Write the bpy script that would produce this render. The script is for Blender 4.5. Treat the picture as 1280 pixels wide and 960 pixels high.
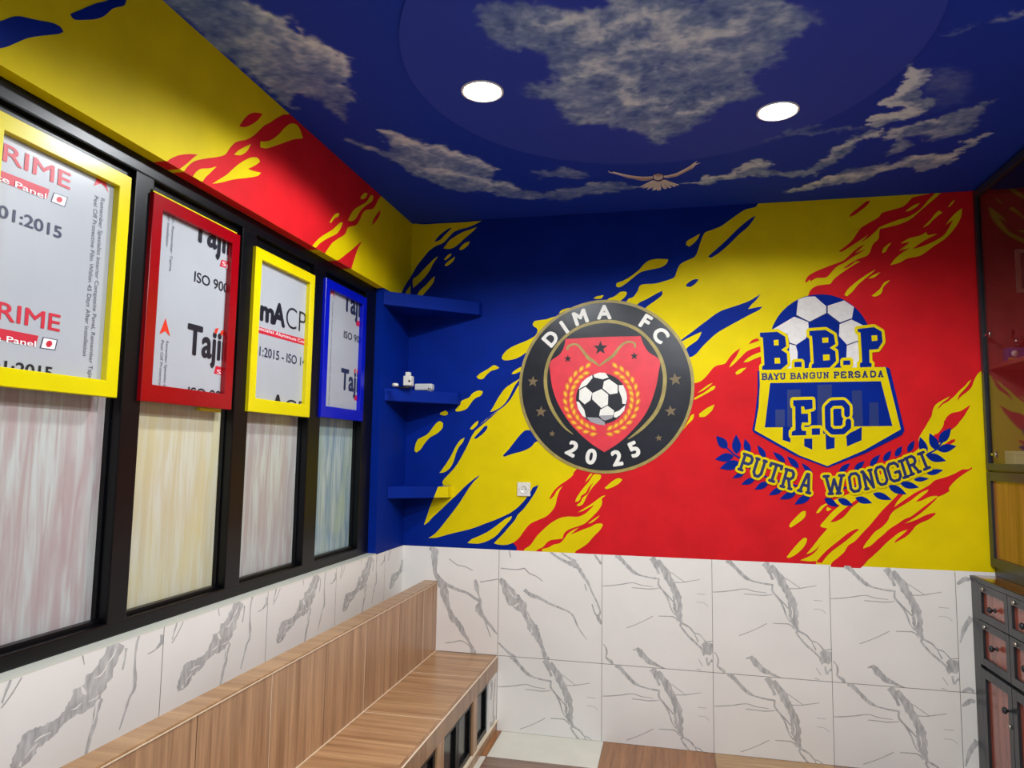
import bpy, bmesh, math, random
import numpy as np
from mathutils import Vector, Matrix
from mathutils.geometry import tessellate_polygon
random.seed(7)
for o in list(bpy.data.objects): bpy.data.objects.remove(o)
S = bpy.context.scene
COL = S.collection
H = 3.014          # ceiling height
TOP = 1.017        # top of the tile wainscot
RX = 3.62          # right wall
# ---------------------------------------------------------------- camera
F, YAW, PITCH, ROLL = 882.92, -0.2200, 0.0955, 0.0150
CP = Vector((1.5783, -4.1010, 1.5900))
_cy, _sy, _cp, _sp = math.cos(YAW), math.sin(YAW), math.cos(PITCH), math.sin(PITCH)
_f = Vector((_sy*_cp, _cy*_cp, _sp)); _r = Vector((_cy, -_sy, 0)); _u = _r.cross(_f)
_cr, _sr = math.cos(ROLL), math.sin(ROLL)
RR = _r*_cr + _u*_sr; UU = _u*_cr - _r*_sr; FF = _f
cam = bpy.data.cameras.new('camera'); cam_o = bpy.data.objects.new('camera', cam); COL.objects.link(cam_o)
cam.sensor_fit = 'HORIZONTAL'; cam.sensor_width = 36; cam.lens = F/1280*36; cam.clip_start = .02
M3 = Matrix((RR, UU, -FF)).transposed()
cam_o.matrix_world = Matrix.Translation(CP) @ M3.to_4x4()
S.camera = cam_o
# ---------------------------------------------------------------- view, world
S.view_settings.view_transform = 'Standard'; S.view_settings.look = 'None'
S.view_settings.gamma = 1; S.view_settings.use_curve_mapping = False
S.view_settings.exposure = 0.82
W = bpy.data.worlds.new('world'); S.world = W; W.use_nodes = True
W.node_tree.nodes['Background'].inputs[0].default_value = (.02, .022, .03, 1)
W.node_tree.nodes['Background'].inputs[1].default_value = .5
LAMP_W = (50, 30, 114, 62, 88); LAMP_ANGLE = 159; LAMP_BLEND = .24
LAMPS = [(.866, -1.53), (2.022, -1.143), (1.75, -2.27), (.95, -4.6), (2.3, -4.6)]
# ---------------------------------------------------------------- helpers
def ray(px, py):
    return RR*((px-640)/F) - UU*((py-480)/F) + FF
def hit(px, py, ax, v):
    d = ray(px, py); t = (v-CP[ax])/d[ax]; return CP + d*t
def onback(px, py): p = hit(px, py, 1, 0); return (p.x, p.z)
def onleft(px, py): p = hit(px, py, 0, 0); return (p.y, p.z)
def onboard(px, py): p = hit(px, py, 0, -.05); return (p.y, p.z)
def onceil(px, py): p = hit(px, py, 2, H); return (p.x, p.y)
class Plane:           # 2D (u, v) -> world at a small paint-layer offset
    def __init__(s, kind): s.k = kind
    def w(s, u, v, off):
        if s.k == 'back': return Vector((u, -off, v))
        if s.k == 'left': return Vector((off, u, v))
        if s.k == 'ceil': return Vector((u, v, H-off))
BACK, LEFT, CEIL = Plane('back'), Plane('left'), Plane('ceil')
def lin(r, g, b):
    return tuple(((c/255)/12.92 if c/255 <= .04045 else ((c/255+.055)/1.055)**2.4) for c in (r, g, b)) + (1,)
MATS = {}
def mat(name, col, rough=.5, metal=0, coat=0, noise=0, nscale=8, stretch=(1, 1, 1), bump=0, spec=.5, emit=None, estr=0, col2=None, detail=4):
    if name in MATS: return MATS[name]
    m = bpy.data.materials.new(name); m.use_nodes = True; nt = m.node_tree; b = nt.nodes['Principled BSDF']
    b.inputs['Base Color'].default_value = col; b.inputs['Roughness'].default_value = rough; b.inputs['Metallic'].default_value = metal
    b.inputs['Specular IOR Level'].default_value = spec
    if coat: b.inputs['Coat Weight'].default_value = coat; b.inputs['Coat Roughness'].default_value = .08
    if emit: b.inputs['Emission Color'].default_value = emit; b.inputs['Emission Strength'].default_value = estr
    if noise or bump or col2:
        tc = nt.nodes.new('ShaderNodeTexCoord'); mp = nt.nodes.new('ShaderNodeMapping'); n = nt.nodes.new('ShaderNodeTexNoise')
        mp.inputs['Scale'].default_value = stretch; n.inputs['Scale'].default_value = nscale; n.inputs['Detail'].default_value = detail
        nt.links.new(tc.outputs['Object'], mp.inputs['Vector']); nt.links.new(mp.outputs['Vector'], n.inputs['Vector'])
        if noise or col2:
            rp = nt.nodes.new('ShaderNodeValToRGB'); e = rp.color_ramp.elements
            c2 = col2 or tuple(min(1, c*(1+noise)) for c in col[:3])+(1,)
            c1 = col if col2 else tuple(c*(1-noise) for c in col[:3])+(1,)
            e[0].position = .32; e[0].color = c1; e[1].position = .68; e[1].color = c2
            nt.links.new(n.outputs['Fac'], rp.inputs['Fac']); nt.links.new(rp.outputs['Color'], b.inputs['Base Color'])
        if bump:
            bp = nt.nodes.new('ShaderNodeBump'); bp.inputs['Strength'].default_value = bump; bp.inputs['Distance'].default_value = .004
            nt.links.new(n.outputs['Fac'], bp.inputs['Height']); nt.links.new(bp.outputs['Normal'], b.inputs['Normal'])
    MATS[name] = m; return m
def wood(name, c1, c2, axis, rough=.4, scale=1.0, coat=0):
    """grain runs along axis (0 x, 1 y, 2 z)"""
    if name in MATS: return MATS[name]
    m = bpy.data.materials.new(name); m.use_nodes = True; nt = m.node_tree; b = nt.nodes['Principled BSDF']
    tc = nt.nodes.new('ShaderNodeTexCoord'); mp = nt.nodes.new('ShaderNodeMapping')
    s = [26*scale]*3; s[axis] = 1.1*scale; mp.inputs['Scale'].default_value = s
    n1 = nt.nodes.new('ShaderNodeTexNoise'); n1.inputs['Scale'].default_value = 1; n1.inputs['Detail'].default_value = 7; n1.inputs['Roughness'].default_value = .62; n1.inputs['Distortion'].default_value = .3
    mp2 = nt.nodes.new('ShaderNodeMapping'); s2 = [150*scale]*3; s2[axis] = 6*scale; mp2.inputs['Scale'].default_value = s2
    n2 = nt.nodes.new('ShaderNodeTexNoise'); n2.inputs['Scale'].default_value = 1; n2.inputs['Detail'].default_value = 3
    mx = nt.nodes.new('ShaderNodeMath'); mx.operation = 'MULTIPLY_ADD'; mx.inputs[1].default_value = .35
    rp = nt.nodes.new('ShaderNodeValToRGB'); e = rp.color_ramp.elements
    e[0].position = .42; e[0].color = c1; e[1].position = .86; e[1].color = c2
    L = nt.links.new
    L(tc.outputs['Object'], mp.inputs['Vector']); L(mp.outputs['Vector'], n1.inputs['Vector'])
    L(tc.outputs['Object'], mp2.inputs['Vector']); L(mp2.outputs['Vector'], n2.inputs['Vector'])
    L(n2.outputs['Fac'], mx.inputs[0]); L(n1.outputs['Fac'], mx.inputs[2]); L(mx.outputs[0], rp.inputs['Fac'])
    L(rp.outputs['Color'], b.inputs['Base Color']); b.inputs['Roughness'].default_value = rough
    if coat: b.inputs['Coat Weight'].default_value = coat; b.inputs['Coat Roughness'].default_value = .1
    MATS[name] = m; return m
class MB:               # mesh builder in world coordinates, several materials possible
    def __init__(s): s.v = []; s.f = []; s.m = []; s.mats = []; s.smooth = []
    def mi(s, m):
        if m not in s.mats: s.mats.append(m)
        return s.mats.index(m)
    def add(s, vs, fs, m, sm=False):
        o = len(s.v); s.v += [tuple(v) for v in vs]; k = s.mi(m)
        for f in fs: s.f.append([i+o for i in f]); s.m.append(k); s.smooth.append(sm)
    def box(s, a, b, m, bev=0, seg=2):
        bm = bmesh.new(); bmesh.ops.create_cube(bm, size=1)
        for v in bm.verts: v.co = Vector(((a[i]+b[i])/2+v.co[i]*(b[i]-a[i])) for i in range(3))
        if bev: bmesh.ops.bevel(bm, geom=bm.edges[:], offset=bev, segments=seg, affect='EDGES', profile=.7)
        s.bm(bm, m)
    def bm(s, bm, m, sm=False):
        bm.verts.index_update(); s.add([v.co[:] for v in bm.verts], [[v.index for v in f.verts] for f in bm.faces], m, sm); bm.free()
    def poly(s, pts, plane, off, m):      # flat painted polygon, any concave outline
        vs = [Vector((p[0], p[1], 0)) for p in pts]
        if len(vs) < 3: return
        tr = tessellate_polygon([vs]); w = [plane.w(p[0], p[1], off) for p in pts]
        fs = []
        for t in tr:
            a, b, c = t
            ar = (pts[b][0]-pts[a][0])*(pts[c][1]-pts[a][1])-(pts[b][1]-pts[a][1])*(pts[c][0]-pts[a][0])
            if abs(ar) < 1e-12: continue
            flip = (plane.k == 'back') == (ar > 0)
            flip = {'back': ar > 0, 'left': ar > 0, 'ceil': ar < 0}[plane.k]
            fs.append([a, b, c] if flip else [a, c, b])
        s.add(w, fs, m)
    def cyl(s, c, r, h, axis, m, n=32, r2=None, sm=True, caps=True):
        bm = bmesh.new(); bmesh.ops.create_cone(bm, cap_ends=caps, segments=n, radius1=r, radius2=r if r2 is None else r2, depth=h)
        R_ = {0: Matrix.Rotation(math.pi/2, 4, 'Y'), 1: Matrix.Rotation(-math.pi/2, 4, 'X'), 2: Matrix.Identity(4)}[axis]
        bmesh.ops.transform(bm, matrix=Matrix.Translation(Vector(c)) @ R_, verts=bm.verts); s.bm(bm, m, sm)
    def sph(s, c, r, m, sc=(1, 1, 1), n=20):
        bm = bmesh.new(); bmesh.ops.create_uvsphere(bm, u_segments=n, v_segments=n//2+2, radius=r)
        for v in bm.verts: v.co = Vector((c[i]+v.co[i]*sc[i] for i in range(3)))
        s.bm(bm, m, True)
    def lathe(s, prof, c, axis, m, n=40):
        vs = []; fs = []; k = len(prof)
        for i in range(n):
            a = 2*math.pi*i/n
            for r, h in prof:
                p = [r*math.cos(a), r*math.sin(a), h]
                if axis == 1: p = [p[0], p[2], p[1]]
                if axis == 0: p = [p[2], p[0], p[1]]
                vs.append([c[j]+p[j] for j in range(3)])
        for i in range(n):
            for j in range(k-1): fs.append([i*k+j, ((i+1) % n)*k+j, ((i+1) % n)*k+j+1, i*k+j+1])
        s.add(vs, fs, m, True)
    def build(s, name, parent=None, label=None):
        me = bpy.data.meshes.new(name); L = parent.matrix_world.translation if parent else Vector((0, 0, 0))
        off = PLOC.get(parent.name, Vector((0, 0, 0))) if parent else Vector((0, 0, 0))
        me.from_pydata([tuple(Vector(v)-off) for v in s.v], [], s.f); 
        for m in s.mats: me.materials.append(m)
        me.polygons.foreach_set('material_index', s.m); me.polygons.foreach_set('use_smooth', s.smooth); me.update()
        o = bpy.data.objects.new(name, me); COL.objects.link(o)
        if parent: o.parent = parent; PLOC[o.name] = off
        if label: o['label'] = label
        return o
PLOC = {}
def thing(name, label, cat, loc, group=None, kind=None):
    o = bpy.data.objects.new(name, None); COL.objects.link(o); o.location = loc; o.empty_display_size = .1
    PLOC[o.name] = Vector(loc)
    if kind: o['kind'] = kind
    if label: o['label'] = label
    if cat: o['category'] = cat
    if group: o['group'] = group
    return o
def tag(o, label, cat, group=None):
    o['label'] = label; o['category'] = cat
    if group: o['group'] = group
    return o
def struct(o, label=None, cat=None):
    o['kind'] = 'structure'
    if label: o['label'] = label
    if cat: o['category'] = cat
    return o
# pixel-list parsing: "x,y x,y" in a magnified view with origin and scale
def Z(v, txt):
    ox, oy, s = VIEW[v]; out = []
    for t in txt.split():
        q = [float(c) for c in t.split(',')]; out.append((ox+q[0]/s, oy+q[1]/s) + ((q[2]/s,) if len(q) > 2 else ()))
    return out
VIEW = dict(z1=(500, 260, 8), z2=(740, 250, 5.818), z3=(500, 420, 8), z4=(560, 400, 8), z5=(510, 510, 8), z6=(510, 590, 8), z7=(630, 590, 8), z8=(840, 360, 8),
    y1=(840, 440, 8), y2=(1000, 235, 5.818), y3=(1120, 440, 10.667), y4=(1080, 520, 8), y5=(970, 590, 8), y6=(1060, 580, 7.111), y7=(200, 130, 6.4), y8=(370, 220, 8),
    x1=(880, 350, 7.111), x2=(1000, 350, 7.111), x3=(930, 450, 6.4), x4=(880, 520, 7.111), x5=(1020, 520, 7.111), x6=(690, 450, 9.143),
    e=(640, 370, 4.175), b=(640, 240, 4), l0=(0, 0, 4), l1=(320, 0, 4), l3=(640, 0, 4), l4=(960, 0, 4), p=(0, 0, 1),
    t1=(500, 670, 6), t2=(620, 680, 6), t3=(740, 680, 5.647), t6=(1030, 700, 5.33), ts=(0, 760, 4.8), bird=(750, 190, 9.143),
    w1=(0, 130, 7.111), w1b=(0, 360, 7.111), w2=(160, 330, 5.187), w2t=(170, 230, 9.143), w3=(300, 290, 4.09), w4=(390, 330, 4.68))
def smooth(pts, n=4):
    """closed centripetal curve through the points; sharp tips stay sharp"""
    k = len(pts); out = []
    P = [Vector(p[:2]) for p in pts]
    def corner(i):
        a = P[i]-P[i-1]; b = P[(i+1) % k]-P[i]
        return a.length < 1e-9 or b.length < 1e-9 or a.angle(b, 0) > 1.05
    T = []
    for i in range(k):
        if corner(i): T.append(Vector((0, 0)))
        else: T.append((P[(i+1) % k]-P[i-1])*.5)
    for i in range(k):
        a, b = P[i], P[(i+1) % k]; d = (b-a).length
        t0 = T[i].copy(); t1 = T[(i+1) % k].copy()
        for t in (t0, t1):
            if t.length > d*1.0: t *= d/t.length
        if t0.length == 0: t0 = (b-a)*.6
        if t1.length == 0: t1 = (b-a)*.6
        for j in range(n):
            s = j/n; s2 = s*s; s3 = s2*s
            q = a*(2*s3-3*s2+1)+t0*(s3-2*s2+s)+b*(-2*s3+3*s2)+t1*(s3-s2); out.append((q.x, q.y))
    return out
def dedupe(pts):
    out = []
    for p in pts:
        if not out or (abs(p[0]-out[-1][0])+abs(p[1]-out[-1][1])) > 1e-5: out.append(p)
    return out
def cl(pts, lo, hi): return [(min(max(p[0], lo[0]), hi[0]), min(max(p[1], lo[1]), hi[1])) for p in pts]
def blob(mb, pts, fn, plane, off, m, lo=(-9, -9), hi=(9, 9), n=4):
    q = smooth(pts, n) if n else pts
    mb.poly(dedupe(cl([fn(*p[:2]) for p in q], lo, hi)), plane, off+tick(6e-6, 40), m)
def resample(pl, n=4):
    P = [np.array(p, float) for p in pl]; out = []
    for i in range(len(P)-1):
        a, b = P[i], P[i+1]; p0 = P[max(i-1, 0)]; p3 = P[min(i+2, len(P)-1)]
        for j in range(n):
            s = j/n; out.append(.5*((2*a)+(b-p0)*s+(2*p0-5*a+4*b-p3)*s*s+(3*a-p0-3*b+p3)*s**3))
    out.append(P[-1]); return out
def strip(pl, n=4, jit=0, close=False):
    """polyline with widths -> list of quads (2D)"""
    q = resample(pl, n) if n > 1 else [np.array(p, float) for p in pl]
    L, Rr = [], []; ja = jb = 0
    for i, p in enumerate(q):
        a = q[max(i-1, 0)][:2]; b = q[min(i+1, len(q)-1)][:2]; d = b-a; d = d/(np.hypot(*d)+1e-9); nn = np.array([-d[1], d[0]])
        w = max(p[2], .02)/2
        ja = .55*ja+jit*random.uniform(-1, 1); jb = .55*jb+jit*random.uniform(-1, 1); L.append(p[:2]+nn*w*(1+ja)); Rr.append(p[:2]-nn*w*(1+jb))
    return [(L[i], L[i+1], Rr[i+1], Rr[i]) for i in range(len(q)-1)]
def strokes(mb, pl, fn, plane, off, m, n=4, jit=0):
    for qd in strip(pl, n, jit):
        e = tick(3e-6, 60); w = [plane.w(*fn(*p), off+e) for p in qd]; mb.add(w, [[0, 1, 2, 3]], m)
def thick(mb, pts, wd, fn, plane, off, m, closed=True):
    """outline of even width with round joints around a 2D polyline"""
    k = len(pts); rng = range(k if closed else k-1)
    for i in rng:
        a = np.array(pts[i][:2], float); b = np.array(pts[(i+1) % k][:2], float); d = b-a; l = np.hypot(*d)
        if l < 1e-9: continue
        nn = np.array([-d[1], d[0]])/l*wd/2
        e = tick(); mb.add([plane.w(*fn(*p), off+e) for p in (a+nn, b+nn, b-nn, a-nn)], [[0, 1, 2, 3]], m)
    for p in pts:
        c = [(p[0]+wd/2*math.cos(t*math.pi/6), p[1]+wd/2*math.sin(t*math.pi/6)) for t in range(12)]
        e = tick(); mb.add([plane.w(*fn(*q), off+e) for q in c], [list(range(12))], m)
TICK = [0]
def tick(step=8e-6, k=40):
    TICK[0] += 1; return (TICK[0] % k)*step
def text2d(txt, bold=0.0):
    cu = bpy.data.curves.new('t', 'FONT'); cu.body = txt; cu.size = 1; cu.offset = bold; cu.fill_mode = 'FRONT'; cu.resolution_u = 5
    ob = bpy.data.objects.new('t', cu); COL.objects.link(ob); bpy.context.view_layer.update()
    me = ob.evaluated_get(bpy.context.evaluated_depsgraph_get()).to_mesh()
    v = np.array([x.co[:2] for x in me.vertices]).reshape(-1, 2); f = [list(p.vertices) for p in me.polygons]
    bpy.data.objects.remove(ob); bpy.data.curves.remove(cu)
    return v, f
CAP = None
def cap():
    global CAP
    if CAP is None: CAP = float(text2d('H')[0][:, 1].max())
    return CAP
def put_text(mb, txt, pos, rot, h, plane, off, m, bold=.0, sx=1.0, width=None, center=True, shear=0):
    v, f = text2d(txt, min(bold, 0)); c = cap(); lo = v[:, 0].min(); hi = v[:, 0].max()
    x = v[:, 0]-(lo+hi)/2 if center else v[:, 0]-lo
    y = v[:, 1]-c/2 if center else v[:, 1]
    s = h/c; kx = (width/(hi-lo)) if width else s*sx
    x = x*kx; y = y*s; x = x+shear*y
    ca, sa = math.cos(rot), math.sin(rot)
    sh = [(0, 0)] if bold <= 0 else [(bold*math.cos(k*math.pi/4)*kx, bold*math.sin(k*math.pi/4)*s) for k in range(8)]+[(0, 0)]
    for dx, dy in sh:
        e = tick(1.2e-5, 24) if bold > 0 else 0
        mb.add([plane.w(pos[0]+(a+dx)*ca-(b+dy)*sa, pos[1]+(a+dx)*sa+(b+dy)*ca, off+e) for a, b in zip(x, y)], f, m)
def clipmb(mb, ax_lo_hi):
    """cut a flat mesh to a box: [(axis, lo, hi), ...]"""
    me = bpy.data.meshes.new('c'); me.from_pydata(mb.v, [], mb.f); me.polygons.foreach_set('material_index', mb.m)
    bm = bmesh.new(); bm.from_mesh(me); bpy.data.meshes.remove(me)
    for ax, lo, hi in ax_lo_hi:
        for v, sg in ((lo, -1), (hi, 1)):
            co = [0, 0, 0]; co[ax] = v; no = [0, 0, 0]; no[ax] = sg
            bmesh.ops.bisect_plane(bm, geom=bm.verts[:]+bm.edges[:]+bm.faces[:], plane_co=co, plane_no=no, clear_outer=True, dist=1e-6)
    bm.verts.index_update()
    mb.v = [v.co[:] for v in bm.verts]; mb.f = [[v.index for v in f.verts] for f in bm.faces]; mb.m = [f.material_index for f in bm.faces]; mb.smooth = [False]*len(mb.f)
    bm.free(); return mb
# ---------------------------------------------------------------- materials
BLUE = mat('blue_paint', lin(0, 36, 134), .6, spec=.1, noise=.1, nscale=5)
YEL = mat('yellow_paint', lin(226, 202, 0), .6, spec=.12, noise=.05, nscale=6)
RED = mat('red_paint', lin(212, 26, 34), .6, spec=.14, noise=.09, nscale=6)
NAVY = mat('navy_paint', lin(20, 44, 112), .5, noise=.08)
CRED = mat('crest_red', lin(222, 48, 62), .45, noise=.08, nscale=12)
BLACKP = mat('black_paint', lin(22, 24, 33), .32, noise=.3, nscale=14, bump=.15)
GOLD = mat('gold_paint', lin(160, 142, 74), .45, noise=.18, nscale=20)
BRONZE = mat('bronze_paint', lin(118, 98, 66), .5)
WHITEP = mat('white_paint', lin(236, 232, 222), .5, noise=.04, nscale=30)
CREAM = mat('chalk_white_paint', lin(226, 220, 214), .55, noise=.06, nscale=40)
GREYP = mat('grey_paint', lin(158, 156, 160), .5)
INK = mat('navy_lettering', lin(18, 34, 92), .5)
TILE = mat('marble_tile', lin(242, 237, 230), .22, noise=.03, nscale=3, spec=.4)
VEIN = mat('marble_vein', lin(168, 166, 164), .25, nscale=30, col2=lin(212, 209, 205), stretch=(2.2, 2.2, .7), detail=6)
VEINL = mat('marble_hairline', lin(178, 175, 172), .25)
GROUT = mat('grout', lin(120, 112, 104), .8)
TRIMW = mat('tile_edge_trim', lin(214, 214, 200), .35)
BLKM = mat('black_frame_metal', lin(5, 6, 9), .34, noise=.15, nscale=20, spec=.3)
BLKG = mat('black_panel', lin(26, 26, 30), .15)
FY = mat('yellow_gloss', lin(222, 204, 0), .22, noise=.03)
FR = mat('red_gloss', lin(146, 0, 10), .22, noise=.05)
FB = mat('blue_gloss', lin(4, 18, 176), .22, noise=.05)
PALE = mat('pale_wall_paint', lin(150, 158, 172), .6)
BOARD = mat('protective_film', lin(172, 175, 180), .3, noise=.03, nscale=5)
BINK = mat('black_print', lin(24, 26, 36), .4)
BNAVY = mat('navy_print', lin(34, 42, 72), .4)
BRED = mat('red_print', lin(196, 30, 52), .4)
BWHT = mat('white_print', lin(240, 236, 236), .4)
BGREY = mat('grey_print', lin(92, 94, 104), .4)
BARR = mat('vermilion_print', lin(214, 52, 24), .4)
PLAS = mat('white_plastic', lin(226, 222, 210), .35)
PLASD = mat('dark_plastic', lin(30, 30, 34), .4)
CHROME = mat('chrome', lin(200, 200, 204), .18, metal=1)
BRASS = mat('satin_steel', lin(190, 184, 170), .3, metal=1)
# ---------------------------------------------------------------- room shell
mb = MB(); mb.box((-.3, 0, -.1), (RX+.3, .15, H+.1), BLUE); wall_back = struct(mb.build('wall_back'), 'far wall painted with the blue, yellow and red mural', 'wall')
WY0, WY1, WZ0, WZ1 = -2.93, -.411, TOP, 2.505     # window opening
mb = MB()
mb.box((-.18, -6.2, -.1), (0, 0, WZ0-.001), TRIMW); mb.box((-.18, -6.2, WZ1), (0, 0, H+.1), YEL)
mb.box((-.18, WY1, WZ0-.001), (0, 0, WZ1), BLUE); mb.box((-.18, -6.2, WZ0-.001), (0, WY0, WZ1), PALE)
mb.box((-.18, WY0, WZ0), (-.15, WY1, WZ1), BLKM)
wall_left = struct(mb.build('wall_left'), 'left wall with the strip of windows and painted band above', 'wall')
mb = MB(); mb.box((RX, -6.2, -.1), (RX+.15, 0, H+.1), PALE); struct(mb.build('wall_right'), 'right wall behind the cabinets', 'wall')
mb = MB(); mb.box((-.3, -6.35, -.1), (RX+.3, -6.2, H+.1), PALE); struct(mb.build('wall_front'), 'wall behind the viewer', 'wall')
# floor: mixed wood-look and cream tiles
FW = [wood('floor_wood_dark', lin(112, 70, 40), lin(176, 120, 74), 1, .25), wood('floor_wood_tan', lin(140, 104, 66), lin(196, 158, 110), 0, .25),
      wood('floor_wood_grey', lin(104, 78, 64), lin(154, 122, 102), 0, .25)]
FC = mat('floor_cream_tile', lin(226, 222, 206), .22, noise=.03)
mb = MB(); mb.box((-.3, -6.4, -.12), (RX+.3, .1, -.004), GROUT)
xs = [0, .565, .632, 1.212, 1.802, 2.395, 2.99, RX]
for i in range(len(xs)-1):
    ys = [0, -.35, -.95, -1.55, -2.15, -2.75, -3.35, -3.95, -4.55, -5.15, -5.75, -6.2]
    for j in range(len(ys)-1):
        if i == 1: m = FW[0] if j % 2 == 0 else FC
        elif i == 2: m = FC if j % 2 == 0 else FW[2]
        elif i == 3: m = FW[0] if j % 2 == 0 else FC
        elif i == 4: m = FW[1]
        else: m = FW[(i+j) % 3] if (i+j) % 2 else FC
        g = .0012
        mb.add([(xs[i]+g, ys[j+1]+g, 0), (xs[i+1]-g, ys[j+1]+g, 0), (xs[i+1]-g, ys[j]-g, 0), (xs[i]+g, ys[j]-g, 0)], [[0, 1, 2, 3]], m)
struct(mb.build('floor'), 'floor of mixed wood-look and cream tiles', 'floor')
# ---------------------------------------------------------------- ceiling painted as a cloudy sky
def fbm(x, y, oct=5, seed=0):
    rs = np.random.RandomState(seed); out = np.zeros_like(x); amp = 1; tot = 0; fr = 1
    for o in range(oct):
        G = rs.rand(64, 64); xx = x*fr+13.7*o+100; yy = y*fr+7.3*o+100
        xi = np.floor(xx).astype(int); yi = np.floor(yy).astype(int); fx = xx-xi; fy = yy-yi
        fx = fx*fx*(3-2*fx); fy = fy*fy*(3-2*fy); g = lambda a, b: G[a % 64, b % 64]
        out += amp*((g(xi, yi)*(1-fx)+g(xi+1, yi)*fx)*(1-fy)+(g(xi, yi+1)*(1-fx)+g(xi+1, yi+1)*fx)*fy); tot += amp; amp *= .55; fr *= 2.03
    return out/tot
CLOUDS = [  # outline, softness (m), opacity
 (Z('l1', '-480,-60 -300,-40 0,10 60,40 130,70 150,130 200,150 240,210 320,230 400,270 465,325 460,380 430,400 440,440 475,500 430,490 455,605 380,570 330,520 290,500 215,490 215,550 150,520 80,460 0,410 -120,300 -300,150 -470,10'), .035, .8),
 (Z('l1', '640,650 690,648 760,680 850,720 930,730 1010,765 1080,790 1180,835 1185,870 1130,890 1290,905 1340,940 1280,965 1150,950 1050,955 960,940 880,925 820,890 770,850 720,830 650,790 560,755 460,715 480,695 560,720 640,755 700,770 680,720 650,680'), .03, .8),
 (Z('l3', '-180,80 -120,20 60,20 180,5 330,30 420,20 540,-30 1300,-60 1400,20 1480,60 1480,140 1360,180 1340,240 1280,300 1200,410 1230,460 1130,490 1040,510 980,560 940,610 860,650 800,670 770,700 740,715 720,690 640,660 560,625 480,605 400,610 300,600 265,580 230,520 200,480 110,460 40,460 100,430 200,420 230,370 190,300 140,240 60,215 -60,200 -160,150'), .05, .85),
 (Z('l3', '90,875 160,850 250,830 320,845 390,860 330,885 240,890 150,885'), .03, .55),
 (Z('l3', '0,915 60,945 160,960 300,940 420,910 520,925 620,930 700,930 640,945 500,960 380,980 260,1000 100,985 -80,985 -100,930'), .03, .7),
 (Z('l3', '850,920 950,890 1080,870 1180,815 1290,800 1290,840 1180,880 1080,900 960,915'), .02, .75),
 (Z('l4', '-70,840 60,850 160,855 240,840 260,810 330,760 390,700 460,680 520,650 590,645 580,680 500,700 420,770 330,830 250,870 120,880 -40,880'), .02, .85),
 (Z('l4', '490,630 510,600 590,570 680,560 700,540 620,515 600,490 620,460 670,430 720,400 690,390 710,350 730,320 720,300 770,320 820,370 830,410 800,440 790,480 830,500 810,560 740,590 640,610 540,640'), .018, .95),
 (Z('l4', '600,680 660,640 740,620 820,610 880,580 960,560 1080,520 1160,500 1060,560 1030,620 960,670 880,700 800,690 720,690 640,700 580,780 640,770 720,720'), .03, .75),
 (Z('l4', '60,960 180,925 280,890 340,880 440,850 520,820 620,800 680,785 800,775 880,770 960,740 1010,700 1090,665 1080,690 1010,740 940,790 840,850 760,865 740,830 640,840 520,880 420,920 300,930 180,950 80,975'), .02, .8),
 (Z('l4', '300,885 380,850 460,830 600,805 640,815 520,850 420,880'), .02, .6),
 (Z('l4', '-30,110 0,30 60,0 180,20 190,100 130,180 70,190 60,260 20,330 -40,330'), .05, .5),
 (Z('l4', '890,170 960,145 1040,125 1080,115 1020,145 940,165'), .02, .45), (Z('l4', '1160,115 1230,75 1290,30 1290,70 1230,95'), .02, .5),
 (Z('l4', '-10,700 90,655 250,640 420,645 500,650 440,665 300,665 150,670 40,690'), .03, .4),
 (Z('l4', '820,350 900,350 980,380 1000,450 960,510 880,540 830,500 840,430'), .07, .22),
]
RIDGES = [(Z('l1', '0,30 60,60 130,90 150,150 220,190 250,225 330,240 400,290 460,335 445,375'), .5), (Z('l1', '640,655 720,680 830,730 930,745 1010,775 1090,800 1180,845'), .6), (Z('l1', '860,860 960,870 1060,895 1150,910 1290,925'), .5),
 (Z('l3', '150,120 260,100 330,110 380,170 480,130 540,90 620,60 740,90 770,110 790,160 830,190 760,210 660,205 600,220 560,260 480,290 440,330 520,370 560,400 560,450 590,490 680,480 760,500'), .55),
 (Z('l3', '830,190 900,170 980,150 1100,130 1200,80'), .4), (Z('l3', '880,540 960,510 1040,470'), .5), (Z('l3', '730,80 760,60 850,40'), .5), (Z('l3', '280,400 380,380 480,340'), .3), (Z('l3', '860,910 960,895 1080,875 1190,825 1280,810'), .5),
 (Z('l4', '260,805 330,765 400,715 480,700 580,655'), .6), (Z('l4', '505,620 560,590 660,575 720,570 700,540 640,510 610,490 680,440 730,400 710,380 740,340'), .9), (Z('l4', '620,680 700,640 800,620'), .6), (Z('l4', '90,955 200,930 300,895 400,885 500,870 620,815 760,785 900,790 1000,730 1080,670'), .45)]
def seg_dist(x, y, poly, close):
    d = np.full(x.shape, 9.0); k = len(poly)
    for i in range(k if close else k-1):
        ax, ay = poly[i]; bx, by = poly[(i+1) % k]; ex, ey = bx-ax, by-ay
        t = np.clip(((x-ax)*ex+(y-ay)*ey)/(ex*ex+ey*ey+1e-12), 0, 1); d = np.minimum(d, np.hypot(x-ax-t*ex, y-ay-t*ey))
    return d
def inside(x, y, poly):
    r = np.zeros(x.shape, bool); k = len(poly); j = k-1
    for i in range(k):
        xi, yi = poly[i]; xj, yj = poly[j]
        c = ((yi > y) != (yj > y)) & (x < (xj-xi)*(y-yi)/(yj-yi+1e-12)+xi); r ^= c; j = i
    return r
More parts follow.
